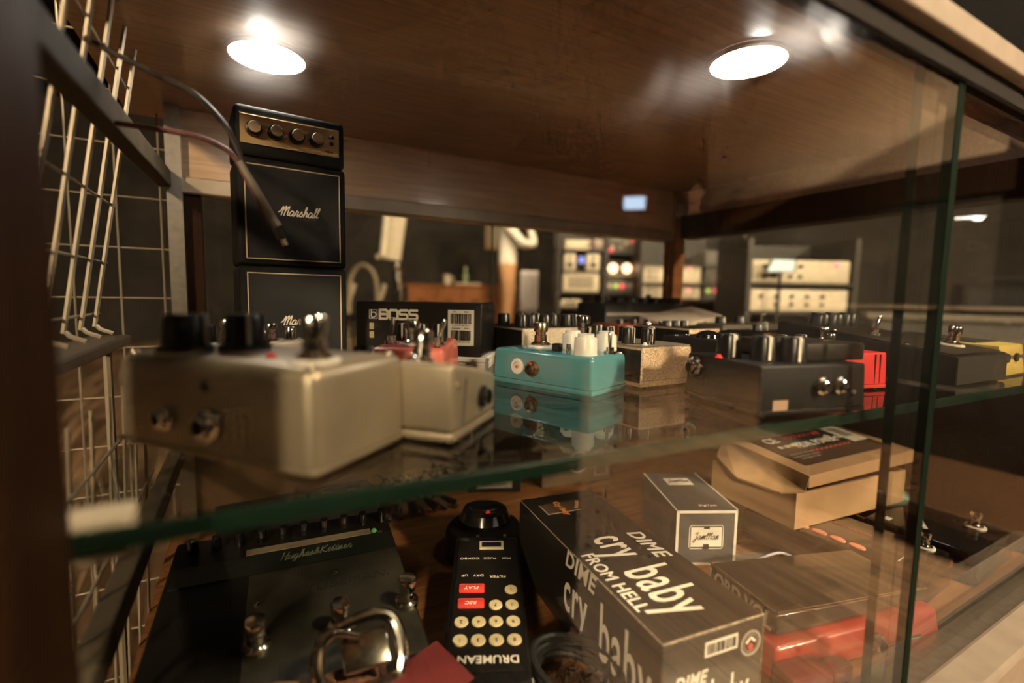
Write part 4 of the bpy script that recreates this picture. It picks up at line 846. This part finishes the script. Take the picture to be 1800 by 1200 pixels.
# sideboard
t, X, Z = bg('sideboard', 'low brown wooden sideboard against the dark back wall', 'sideboard', 800, 6.3)
x0, x1, zt_ = X(716), X(905), Z(500)
obj('carcass', bx(x0, x1, 0, .45, .08, zt_-.03), W_SIDE, t); obj('worktop', rbox(x0-.02, x1+.02, -.03, .47, zt_-.03, zt_, .006, 1), W_SIDE, t)
for i in range(4):
    a, b = x0+(x1-x0)*i/4+.012, x0+(x1-x0)*(i+1)/4-.012
    for z0, z1 in ((.40, zt_-.05), (.11, .38)):
        dd = obj('drawer', rbox(a, b, -.02, -.001, z0, z1, .004, 1), W_SIDE, t); obj('handle', rbox((a+b)/2-.05, (a+b)/2+.05, -.035, -.021, (z0+z1)/2-.01, (z0+z1)/2+.01, .003, 1), BLACK, dd)
for a in (x0+.05, x1-.05): obj('leg', bx(a-.03, a+.03, .02, .42, 0, .08), W_SIDE, t)
def on_side(name, label, cat, px): return bg(name, label, cat, px, 6.45, z=zt_)
t, X, Z = on_side('mug', 'cream mug standing on the sideboard', 'mug', 785); obj('cup', lathe([(0, 0), (.045, 0), (.05, .02), (.05, .13), (.044, .13), (.042, .02), (0, .02)], 20), IVORY, t, smooth=True); obj('handle', tube(catmull([(.048, 0, .1), (.08, 0, .09), (.08, 0, .05), (.048, 0, .035)], 5), .007, 6), IVORY, t, smooth=True)
t, X, Z = on_side('bottle', 'pale green bottle standing on the sideboard tray', 'bottle', 817); obj('body', lathe([(0, .026), (.032, .026), (.034, .13), (.014, .17), (.013, .21), (0, .21)], 18), mat('green_glass', (.26, .33, .17), .2), t, smooth=True); obj('cap', lathe([(0, .211), (.015, .211), (.015, .235), (0, .235)], 14), IVORY, t)
t, X, Z = on_side('tray', 'white shallow tray under the green bottle', 'tray', 822); obj('plate', rbox(-.17, .17, -.08, .08, 0, .012, .005, 2), IVORY, t); obj('rim', tube([(-.165, -.078, .018), (.165, -.078, .018), (.165, .078, .018), (-.165, .078, .018)], .006, 6, closed=True), IVORY, t)
# pictures on the wall, hanging lamp column, chair
t, X, Z = bg('poster', 'cream framed notice board on the back wall behind the person', 'notice board', 866, 8.34, rz=0); obj('frame', rbox(X(850), X(886), 0, .03, Z(440), Z(355), .006, 1), mat('oak_frame', (.45, .28, .13), .5), t); obj('sheet', bx(X(853), X(883), -.006, -.001, Z(432), Z(362)), mat('grey_cream', (.42, .36, .27), .6), t)
t, X, Z = bg('lamp_column', 'cream slanted lamp column on a chrome stand left of the sideboard', 'lamp', 692, 4.0)
obj('shade', tube([(X(686), 0, Z(457)), (X(700), 0, Z(330))], [.082, .10], 20), IVORY, t, smooth=True); obj('shade_strip', tube([(X(677), -.09, Z(452)), (X(690), -.108, Z(340))], .022, 8), mat('pale_strip', (.85, .78, .62), .4), t, smooth=True); obj('knob', lathe([(0, 0), (.022, 0), (.022, .04), (0, .04)], 12), IVORY, t, (X(668), -.05, Z(457)))
obj('stand_pole', tube(catmull([(X(697), 0, Z(462)), (X(700), 0, Z(490)), (X(704), 0, Z(530)), (X(704), 0, 0)], 4), .022, 10), CHROME, t, smooth=True); obj('clamp', tube([(X(694), -.03, Z(470)), (X(708), -.03, Z(474))], .02, 8), CHROME, t, smooth=True); obj('clamp', tube([(X(700), -.03, Z(496)), (X(712), -.03, Z(500))], .016, 8), CHROME, t, smooth=True)
obj('base', lathe([(0, 0), (.18, 0), (.17, .02), (.03, .035), (0, .04)], 24), CHROME, t, (X(704), 0, 0), smooth=True); obj('cable_cover', bx(X(688), X(695), .02, .06, .04, Z(462)), BLACK, t)
t, X, Z = bg('chair', 'bent-back chair with pale curved arms at the far left', 'chair', 638, 4.4)
CH = mat('pale_bentwood', (.40, .33, .23), .45)
obj('back_hoop', tube(catmull([(X(613), 0, .45), (X(614), 0, Z(505)), (X(622), 0, Z(478)), (X(638), 0, Z(466)), (X(655), 0, Z(478)), (X(662), 0, Z(505)), (X(662), 0, .45)], 6), .02, 8), CH, t, smooth=True)
for p in (634, 684): obj('arm', tube(catmull([(X(p+6), -.28, Z(500)), (X(p+3), -.3, Z(515)), (X(p-2), -.3, Z(530)), (X(p-4), -.28, .45)], 5), .022, 8), CH, t, smooth=True)
obj('seat', rbox(X(610), X(668), -.36, .02, .41, .46, .02, 3), BLACKM, t, smooth=True)
for p in (612, 664):
    for y_ in (-.33, 0): obj('leg', tube([(X(p), y_, 0), (X(p), y_, .41)], .016, 8), CH, t, smooth=True)

# person in a white shirt
def skin_mesh(name, verts, edges, rad, sub=2):
    me = bpy.data.meshes.new(name); me.from_pydata(verts, edges, []); o = bpy.data.objects.new(name, me); C.objects.link(o)
    o.modifiers.new('s', 'SKIN'); sv = me.skin_vertices[0].data
    for i, r in enumerate(rad): sv[i].radius = (r, r) if not isinstance(r, tuple) else r; sv[i].use_root = (i == 0)
    s = o.modifiers.new('d', 'SUBSURF'); s.levels = sub; s.render_levels = sub
    out = bpy.data.meshes.new_from_object(o.evaluated_get(bpy.context.evaluated_depsgraph_get())); bpy.data.objects.remove(o)
    for p in out.polygons: p.use_smooth = True
    return out
t, X, Z = bg('person', 'standing person in white shirt and tan trousers holding hands to face', 'person', 890, 5.6, rz=-29)
V = [(0, 0, .96), (.0, 0, 1.10), (.0, 0, 1.28), (.0, 0, 1.42), (.01, 0, 1.50), (.03, 0, 1.58), (.045, 0, 1.67), (.03, 0, 1.75),
     (.0, -.10, .92), (.02, -.095, .70), (.01, -.09, .50), (-.01, -.09, .28), (-.02, -.09, .08), (.12, -.10, .035),
     (.0, .10, .92), (-.02, .095, .70), (-.03, .09, .50), (-.06, .09, .28), (-.07, .09, .08), (.07, .10, .035),
     (.01, -.16, 1.41), (.02, -.21, 1.38), (.16, -.22, 1.22), (.30, -.18, 1.20), (.26, -.10, 1.36), (.21, -.06, 1.46),
     (.01, .16, 1.41), (.02, .21, 1.38), (.17, .22, 1.23), (.29, .16, 1.24), (.25, .08, 1.40), (.20, .05, 1.50)]
Eg = [(0, 1), (1, 2), (2, 3), (3, 4), (4, 5), (5, 6), (6, 7), (0, 8), (8, 9), (9, 10), (10, 11), (11, 12), (12, 13), (0, 14), (14, 15), (15, 16), (16, 17), (17, 18), (18, 19), (3, 20), (20, 21), (21, 22), (22, 23), (23, 24), (24, 25), (3, 26), (26, 27), (27, 28), (28, 29), (29, 30), (30, 31)]
Rd = [(.125, .135), (.115, .12), (.12, .15), (.10, .13), .055, .06, .09, .07, .105, .085, .062, .056, .045, .035, .105, .085, .062, .056, .045, .035, .07, .062, .048, .042, .034, .03, .07, .062, .048, .042, .034, .03]
me = skin_mesh('body', V, Eg, Rd)
SHIRT = mat('white_shirt', (.78, .74, .66), .8); TROU = mat('tan_trousers', (.62, .34, .17), .8); SKIN = mat('skin', (.55, .32, .21), .5); SHOE = mat('dark_shoes', (.05, .03, .02), .5)
for m_ in (SHIRT, TROU, SKIN, SHOE): me.materials.append(m_)
for p in me.polygons:
    c_ = p.center; arm = c_.x > .14 and c_.z > 1.0
    p.material_index = 2 if (c_.z > 1.49 or (arm and c_.z > 1.37)) else 0 if c_.z > 1.0 else 3 if c_.z < .09 else 1
obj('body', me, None, t)
for s_ in (-1, 1):
    for k in range(4):
        bz = Vector((.20+.006*k, s_*.055-.012*s_*k*.5, 1.475+.02*(s_ > 0)))
        obj('finger', tube(catmull([bz, bz+Vector((-.02, -s_*.012, .03)), bz+Vector((-.05, -s_*.02, .045)), bz+Vector((-.07, -s_*.02, .04))], 3), .0085, 6), SKIN, t, smooth=True)
    obj('thumb', tube(catmull([(.19, s_*.05, 1.46), (.16, s_*.04, 1.48), (.14, s_*.03, 1.50)], 3), .0095, 6), SKIN, t, smooth=True)
obj('hair', lathe([(0, .10), (.06, .085), (.095, .03), (.10, -.05), (.07, -.10), (0, -.11)], 16), mat('dark_hair', (.03, .018, .01), .6), t, (.01, 0, 1.70), smooth=True)
obj('nose', lathe([(0, 0), (.014, .002), (.004, .022), (0, .024)], 8), SKIN, t, (.115, 0, 1.645), (0, R(70), 0), smooth=True)
for s_ in (-1, 1): obj('eye', lathe([(0, -.008), (.008, 0), (0, .008)], 8), PAPER, t, (.118, s_*.032, 1.675)); obj('ear', lathe([(0, 0), (.02, .004), (0, .012)], 10), SKIN, t, (.03, s_*.093, 1.66), (R(-90*s_), 0, 0), smooth=True)
obj('mouth', rbox(-.004, .004, -.022, .022, -.005, .005, .002, 1), mat('lips', (.4, .14, .11), .5), t, (.112, 0, 1.605)); obj('belt', lathe([(.128, 0), (.134, 0), (.134, .03), (.128, .03)], 24), mat('brown_belt', (.16, .07, .03), .5), t, (0, 0, .985))

t, X, Z = bg('panel_speaker', 'white panel speaker with a dark foot right of the person', 'speaker', 928, 4.6)
obj('panel', rbox(X(913), X(944), 0, .05, Z(548), Z(476), .008, 2), mat('lilac_white', (.62, .58, .58), .5), t, smooth=True); obj('foot', bx(X(922), X(948), -.04, .10, 0, Z(549)), mat('dark_violet', (.06, .05, .07), .6), t); obj('grille', bx(X(916), X(941), -.006, -.001, Z(540), Z(482)), mat('lilac_cloth', (.52, .48, .48), .8), t)
# equipment racks
def rack(px, d, p0, p1, ztop, label, shelves, depth=.4):
    t, X, Z = bg('equipment_rack', label, 'rack', px, d)
    a, b = X(p0), X(p1)
    for x in (a, b): obj('side_panel', bx(x-.012, x+.012, 0, depth, 0, ztop), DARKM, t)
    obj('back_panel', bx(a+.012, b-.012, depth-.012, depth, 0, ztop), DARKM, t)
    for py in shelves: obj('rack_shelf', bx(a+.012, b-.012, 0, depth-.013, Z(py)-.012, Z(py)), DARKM, t)
    return X, Z, t
def unit(name, label, cat, px, d, p0, p1, y0, y1, m, depth=.25, group=None):
    t, X, Z = bg(name, label, cat, px, d)
    obj('case', rbox(X(p0), X(p1), .02, depth, Z(y1), Z(y0), .006, 2), m, t, smooth=True); return t, X, Z
d = 3.7
rack(1020, d, 980, 1060, 1.25, 'tall dark equipment rack right of the person', (440, 476, 513, 540))
t, X, Z = unit('receiver', 'long cream receiver on the top level of the dark rack', 'receiver', 1020, d, 990, 1034, 423, 439.5, IVORY); knob(t, X(1030), -.0, Z(431), .012, .012, BLACK, None)
t, X, Z = unit('receiver', 'short dark pink-grey unit beside the long cream receiver', 'receiver', 1020, d, 1039, 1056, 420, 439.5, mat('mauve_grey', (.30, .22, .21), .5)); obj('panel', bx(X(1041), X(1054), .012, .019, Z(434), Z(424)), PRINTG, t)
for p0, p1, l in ((989, 1009, 'left white monitor speaker on the dark rack'), (1028, 1051, 'right white monitor speaker on the dark rack')):
    t, X, Z = unit('monitor_speaker', l, 'speaker', 1020, d, p0, p1, 446, 475.5, IVORY, group='white monitor speakers'); c_ = (p0+p1)/2
    for yy, r_k in ((466, .022), (454, .012)): obj('driver', lathe([(0, .004), (r_k*.5, .002), (r_k, .008), (r_k*1.1, 0), (0, 0)], 18), GREYM, t, (X(c_), .019, Z(yy)), (R(90), 0, 0), smooth=True)
t, X, Z = unit('player', 'small player with a blue display between the white speakers', 'player', 1020, d, 1011, 1026, 449, 475.5, BLACK); obj('display', bx(X(1014), X(1024), .012, .019, Z(463), Z(452)), emis('blue_display', (.16, .22, .75), 1.2), t); knob(t, X(1015), .0, Z(469), .012, .01, CHROME, None); knob(t, X(1022), .0, Z(469), .012, .01, CHROME, None)
t, X, Z = unit('amplifier', 'white amplifier with grey louvred front on the dark rack', 'amplifier', 1020, d, 988, 1051, 478.5, 512.5, IVORY)
obj('front_recess', bx(X(996), X(1042), .014, .019, Z(505), Z(485)), mat('greige', (.45, .40, .30), .5), t)
for i in range(5): obj('louvre', bx(X(998), X(1040), .008, .0135, Z(489+i*3.4), Z(487.6+i*3.4)), PRINTG, t)
t, X, Z = unit('tape_deck', 'pale low deck standing on the lowest rack level', 'tape deck', 1020, d, 985, 1020, 527, 539.5, IVORY); obj('slot', bx(X(990), X(1012), .013, .019, Z(535), Z(531)), BLACK, t)
rack(1092, d, 1063, 1121, 1.25, 'dark equipment rack with the two glowing meters', (445, 486, 515))
t, X, Z = unit('meter_unit', 'black unit with two round glowing amber meters', 'meter unit', 1092, d, 1065, 1119, 458, 485.5, BLACK)
for p in (1067.5, 1098.5): obj('meter', lathe([(0, 0), (.036, 0), (.034, .01), (0, .012)], 24), emis('amber_glow', (1, .55, .32), 5.0), t, (X(p)+.03*(p < 1070), .019, Z(472)), (R(90), 0, 0), smooth=True)
obj('trim_bar', bx(X(1066), X(1118), .013, .0195, Z(484.5), Z(482)), CREAM, t)
t, X, Z = unit('effects_rack', 'dark rack unit with green and red lamps', 'rack unit', 1092, d, 1065, 1119, 490, 514.5, GREYM)
for p, m_ in ((1078, emis('green_lamp', (.45, .65, .12), 1.0)), (1089, emis('red_lamp', (1, .08, .14), 1.6)), (1067, IVORY), (1101, PRINTG), (1110, PRINTG)): obj('lamp', lathe([(0, 0), (.018, 0), (.012, .012), (0, .014)], 14), m_, t, (X(p)+.012, .019, Z(503)), (R(90), 0, 0), smooth=True)
t, X, Z = unit('patch_unit', 'grey unit with small lamps on the upper rack level', 'rack unit', 1092, d, 1066, 1118, 418, 444.5, GREYM)
for i in range(6): obj('dial', lathe([(0, 0), (.012, 0), (.01, .012), (0, .012)], 10), [IVORY, BLACK, PRINTG][i % 3], t, (X(1072+8*i), .019, Z(437-8*(i % 2))), (R(90), 0, 0))
obj('pink_label', bx(X(1102), X(1114), .014, .0195, Z(430), Z(420)), mat('pink_label', (.55, .15, .16), .6), t); obj('red_lamp', lathe([(0, 0), (.014, 0), (0, .012)], 10), emis('red_lamp', (1, .08, .14), 1.6), t, (X(1070), .019, Z(441)), (R(90), 0, 0))
rack(1178, 3.5, 1124, 1300, 1.2, 'wide dark rack seen past the wooden corner post', (465, 498, 525))
for y0, y1, l in ((467, 497.5, 'upper white rack panel behind the wooden corner post'), (504, 524.5, 'lower white rack panel behind the wooden corner post')):
    t, X, Z = unit('rack_unit', l, 'rack unit', 1178, 3.5, 1127, 1229, y0, y1, IVORY, group='white panels behind the post')
    for p in (1136, 1142, 1150): obj('dial', lathe([(0, 0), (.012, 0), (.01, .012), (0, .012)], 10), PRINTG, t, (X(p), .019, Z((y0+y1)/2-5)), (R(90), 0, 0)); obj('dial', lathe([(0, 0), (.012, 0), (.01, .012), (0, .012)], 10), PRINTG, t, (X(p), .019, Z((y0+y1)/2+5)), (R(90), 0, 0))
    obj('pink_lamp', lathe([(0, 0), (.016, 0), (0, .012)], 10), emis('pink_lamp', (1, .35, .35), 1.2), t, (X(1209), .019, Z(y0+6)), (R(90), 0, 0))
t, X, Z = unit('effects_rack', 'dark grey unit with a pink glowing lamp', 'rack unit', 1178, 3.5, 1236, 1296, 440, 497.5, GREYM); obj('lamp', rbox(X(1261), X(1279), .008, .019, Z(472), Z(460), .006, 2), emis('pink_lamp2', (1, .5, .42), 4), t)
t, X, Z = unit('effects_rack', 'dark grey unit with tiny green and red lamps', 'rack unit', 1178, 3.5, 1236, 1296, 501, 524.5, GREYM)
for p, m_ in ((1243, emis('green_lamp', (.45, .65, .12), 1.0)), (1256, emis('red_lamp', (1, .08, .14), 1.6))): obj('lamp', lathe([(0, 0), (.016, 0), (0, .012)], 10), m_, t, (X(p), .019, Z(510)), (R(90), 0, 0))
# two white rack panels with black knobs, right
X, Z, t = rack(1405, 2.3, 1312, 1498, .92, 'dark stand holding two long white knob panels', (498, 548), .35)
for y0, y1, l, s_ in ((458, 497.3, 'upper long white panel with black knobs and pink lamp', 0), (509, 547.3, 'lower long white panel with paired black knobs', 1)):
    t, X, Z = unit('rack_unit', l, 'rack unit', 1405, 2.3, 1318, 1491, y0, y1, IVORY, .2, 'long white knob panels')
    for i in range(5):
        for q in (-1, 1):
            if s_ == 0 and i == 4: continue
            if s_ and i == 0 and q == 1: continue
            obj('knob', cached('rack_knob', lambda: lathe([(0, 0), (.009, 0), (.008, .012), (0, .013)], 12), KNOB), None, t, (X((1337 if s_ else 1340)+i*(27 if s_ else 17)+(12 if i > 1 and not s_ else 0)), .019, Z((y0+y1)/2+q*(7 if s_ else 9))), (R(90), 0, 0))
    if not s_: obj('pink_lamp', lathe([(0, 0), (.009, 0), (0, .01)], 12), emis('pink_red_lamp', (1, .12, .3), 2.5), t, (X(1467), .019, Z(466)), (R(90), 0, 0))
t, X, Z = bg('glint', 'pale cyan glowing tablet standing in for light reflected on the upper white panel', 'glint', 1365, 2.24, z=0)  # added glowing card in place of a bluish light reflection
obj('frame', hexa([(X(1338), 0, Z(480)), (X(1390), 0, Z(478)), (X(1390), .012, Z(478)), (X(1338), .012, Z(480)), (X(1350), 0, Z(455)), (X(1392), 0, Z(456)), (X(1392), .012, Z(456)), (X(1350), .012, Z(455))]), GREYM, t); obj('screen', hexa([(X(1342), -.002, Z(478)), (X(1387), -.002, Z(476.5)), (X(1387), -.0005, Z(476.5)), (X(1342), -.0005, Z(478)), (X(1352), -.002, Z(457)), (X(1389), -.002, Z(458)), (X(1389), -.0005, Z(458)), (X(1352), -.0005, Z(457))]), emis('cyan_glint', (.55, .75, .78), .55), t); obj('stand', bx(X(1364), X(1368), .003, .01, .0, Z(480.5)), BLACK, t)
# right side: grey counter with black amplifier
t, X, Z = bg('counter', 'grey counter beyond the cabinet end under the black amplifier', 'counter', 1740, 2.3, rz=-61)
obj('counter_body', bx(-.45, .6, .03, .5, 0, .54), GREYM, t); obj('counter_slab', rbox(-.48, .63, 0, .52, .54, .572, .005, 1), mat('grey_slab', (.20, .17, .13), .5), t)
t, X, Z = bg('amplifier', 'black amplifier standing on the grey counter at the far right', 'amplifier', 1770, 2.35, rz=-61, z=.572)
obj('shell', rbox(-.17, .2, .05, .28, 0, .16, .01, 3), BLACKM, t, smooth=True); obj('handle', tube(catmull([(-.08, .16, .158), (-.07, .16, .185), (.09, .16, .185), (.1, .16, .158)], 5), .009, 8), RUBBER, t, smooth=True); obj('grille', bx(-.15, .18, .042, .049, .02, .13), GRILL, t)

# =================================================================== THE SHOP IN FRONT (seen mirrored in the glass, with added dark blockers)
for cx, rz_, hc, l in ((.17, 8, .98, 'right big black cabinet added to block light and darken the view mirrored in the front glass'), (-.74, 3, .72, 'left big black cabinet added as a light blocker facing the display')):
    t = thing('blocker_cabinet', l, 'speaker', (cx, -.62, 0), rz_, 'light blockers added opposite the display')  # added cabinets that block front light and keep the mirrored left side dark
    obj('shell', rbox(-.42, .42, -.18, .18, .03, hc, .015, 3), TOLEX, t, smooth=True); obj('grille', bx(-.37, .37, .1805, .186, .09, hc-.12), GRILL, t)
    for x in (-.36, .36):
        for y_ in (-.13, .13): obj('caster', lathe([(0, 0), (.02, 0), (.022, .03), (0, .03)], 14), RUBBER, t, (x, y_, 0))
t = thing('platform', 'low wooden platform on the floor right of the cabinet, mirrored in the glass', 'platform', (1.74, .02, 0), 0)
obj('deck_board', rbox(-.26, .26, -.60, .42, .085, .12, .004, 2), W_BACK, t)
for x in (-.22, .22): obj('bearer', bx(x-.02, x+.02, -.58, .40, 0, .085), W_DARK, t)
t = thing('dark_box', 'black box added to darken the mirrored view behind the wooden platform', 'case', (2.32, -.3, 0), 4)  # added black box, there only to darken what the glass mirrors
obj('shell', rbox(-.25, .25, -.75, .55, .0, .62, .01, 2), BLACKM, t, smooth=True)
for z in (.01, .61): obj('edge_rail', tube([(-.252, -.752, z), (-.252, .552, z)], .008, 6), STEEL, t, smooth=True)
obj('handle', tube(catmull([(-.255, -.15, .34), (-.285, -.13, .34), (-.285, .05, .34), (-.255, .07, .34)], 5), .009, 8), RUBBER, t, smooth=True)
t = thing('monitor', 'small monitor with a bluish screen on a tall stand, mirrored in the glass', 'monitor', (2.09, -1.93, 0), 42)
obj('bezel', rbox(-.075, .075, -.015, .015, 1.15, 1.25, .006, 2), BLACK, t); obj('screen', bx(-.062, .062, .0155, .0165, 1.163, 1.237), emis('monitor_screen', (.55, .75, 1.0), 9), t)
obj('pole', tube([(0, 0, .02), (0, 0, 1.15)], .014, 10), STEEL, t, smooth=True); obj('base', lathe([(0, 0), (.14, 0), (.13, .018), (0, .02)], 24), STEEL, t, smooth=True); obj('stand_foot', tube([(-.16, 0, .012), (.16, 0, .012)], .01, 8), STEEL, t, smooth=True)
t = thing('person', 'standing person in dark clothes reflected beside the wooden header', 'person', (3.94, -3.08, 0), 142)
V2 = [(0, 0, .95), (.0, 0, 1.10), (.0, 0, 1.27), (.0, 0, 1.40), (.01, 0, 1.48), (.02, 0, 1.56), (.03, 0, 1.65), (.02, 0, 1.72),
      (.0, -.10, .91), (.02, -.10, .70), (.02, -.10, .50), (-.01, -.10, .28), (-.02, -.10, .08), (.12, -.11, .035), (.0, .10, .91), (.0, .10, .70), (.0, .10, .50), (-.03, .10, .28), (-.04, .10, .08), (.10, .11, .035),
      (.0, -.15, 1.39), (.0, -.20, 1.36), (-.01, -.23, 1.10), (.05, -.24, .88), (.09, -.23, .80), (.0, .15, 1.39), (.0, .20, 1.36), (-.01, .23, 1.10), (.05, .24, .88), (.09, .23, .80)]
E2 = Eg[:19]+[(3, 20), (20, 21), (21, 22), (22, 23), (23, 24), (3, 25), (25, 26), (26, 27), (27, 28), (28, 29)]
R2 = Rd[:20]+[.07, .062, .048, .036, .03, .07, .062, .048, .036, .03]
me = skin_mesh('body', V2, E2, R2)
COAT = mat('dark_coat', (.035, .025, .02), .8); JEAN = mat('dark_trousers', (.02, .018, .018), .8)
for m_ in (COAT, JEAN, SKIN, SHOE): me.materials.append(m_)
for p in me.polygons:
    c_ = p.center; p.material_index = 2 if (c_.z > 1.47 or (abs(c_.y) > .17 and c_.z < .87)) else 0 if c_.z > .88 else 3 if c_.z < .09 else 1
obj('body', me, None, t)
obj('hair', lathe([(0, .115), (.06, .10), (.098, .04), (.10, -.03), (.085, -.10), (0, -.10)], 16), mat('dark_hair', (.03, .018, .01), .6), t, (-.012, 0, 1.665), smooth=True)
obj('nose', lathe([(0, 0), (.014, .002), (.004, .022), (0, .024)], 8), SKIN, t, (.10, 0, 1.625), (0, R(70), 0), smooth=True); obj('mouth', rbox(-.004, .004, -.022, .022, -.005, .005, .002, 1), mat('lips', (.4, .14, .11), .5), t, (.098, 0, 1.585))
for s_ in (-1, 1):
    obj('eye', lathe([(0, -.008), (.008, 0), (0, .008)], 8), PAPER, t, (.103, s_*.032, 1.655))
    for k in range(4): obj('finger', tube(catmull([(.085+.008*k, s_*.232, .80-.002*k), (.092+.008*k, s_*.230, .765), (.096+.006*k, s_*.222, .735)], 3), .0085, 6), SKIN, t, smooth=True)
    obj('thumb', tube(catmull([(.10, s_*.225, .83), (.125, s_*.215, .80), (.13, s_*.21, .775)], 3), .0095, 6), SKIN, t, smooth=True)
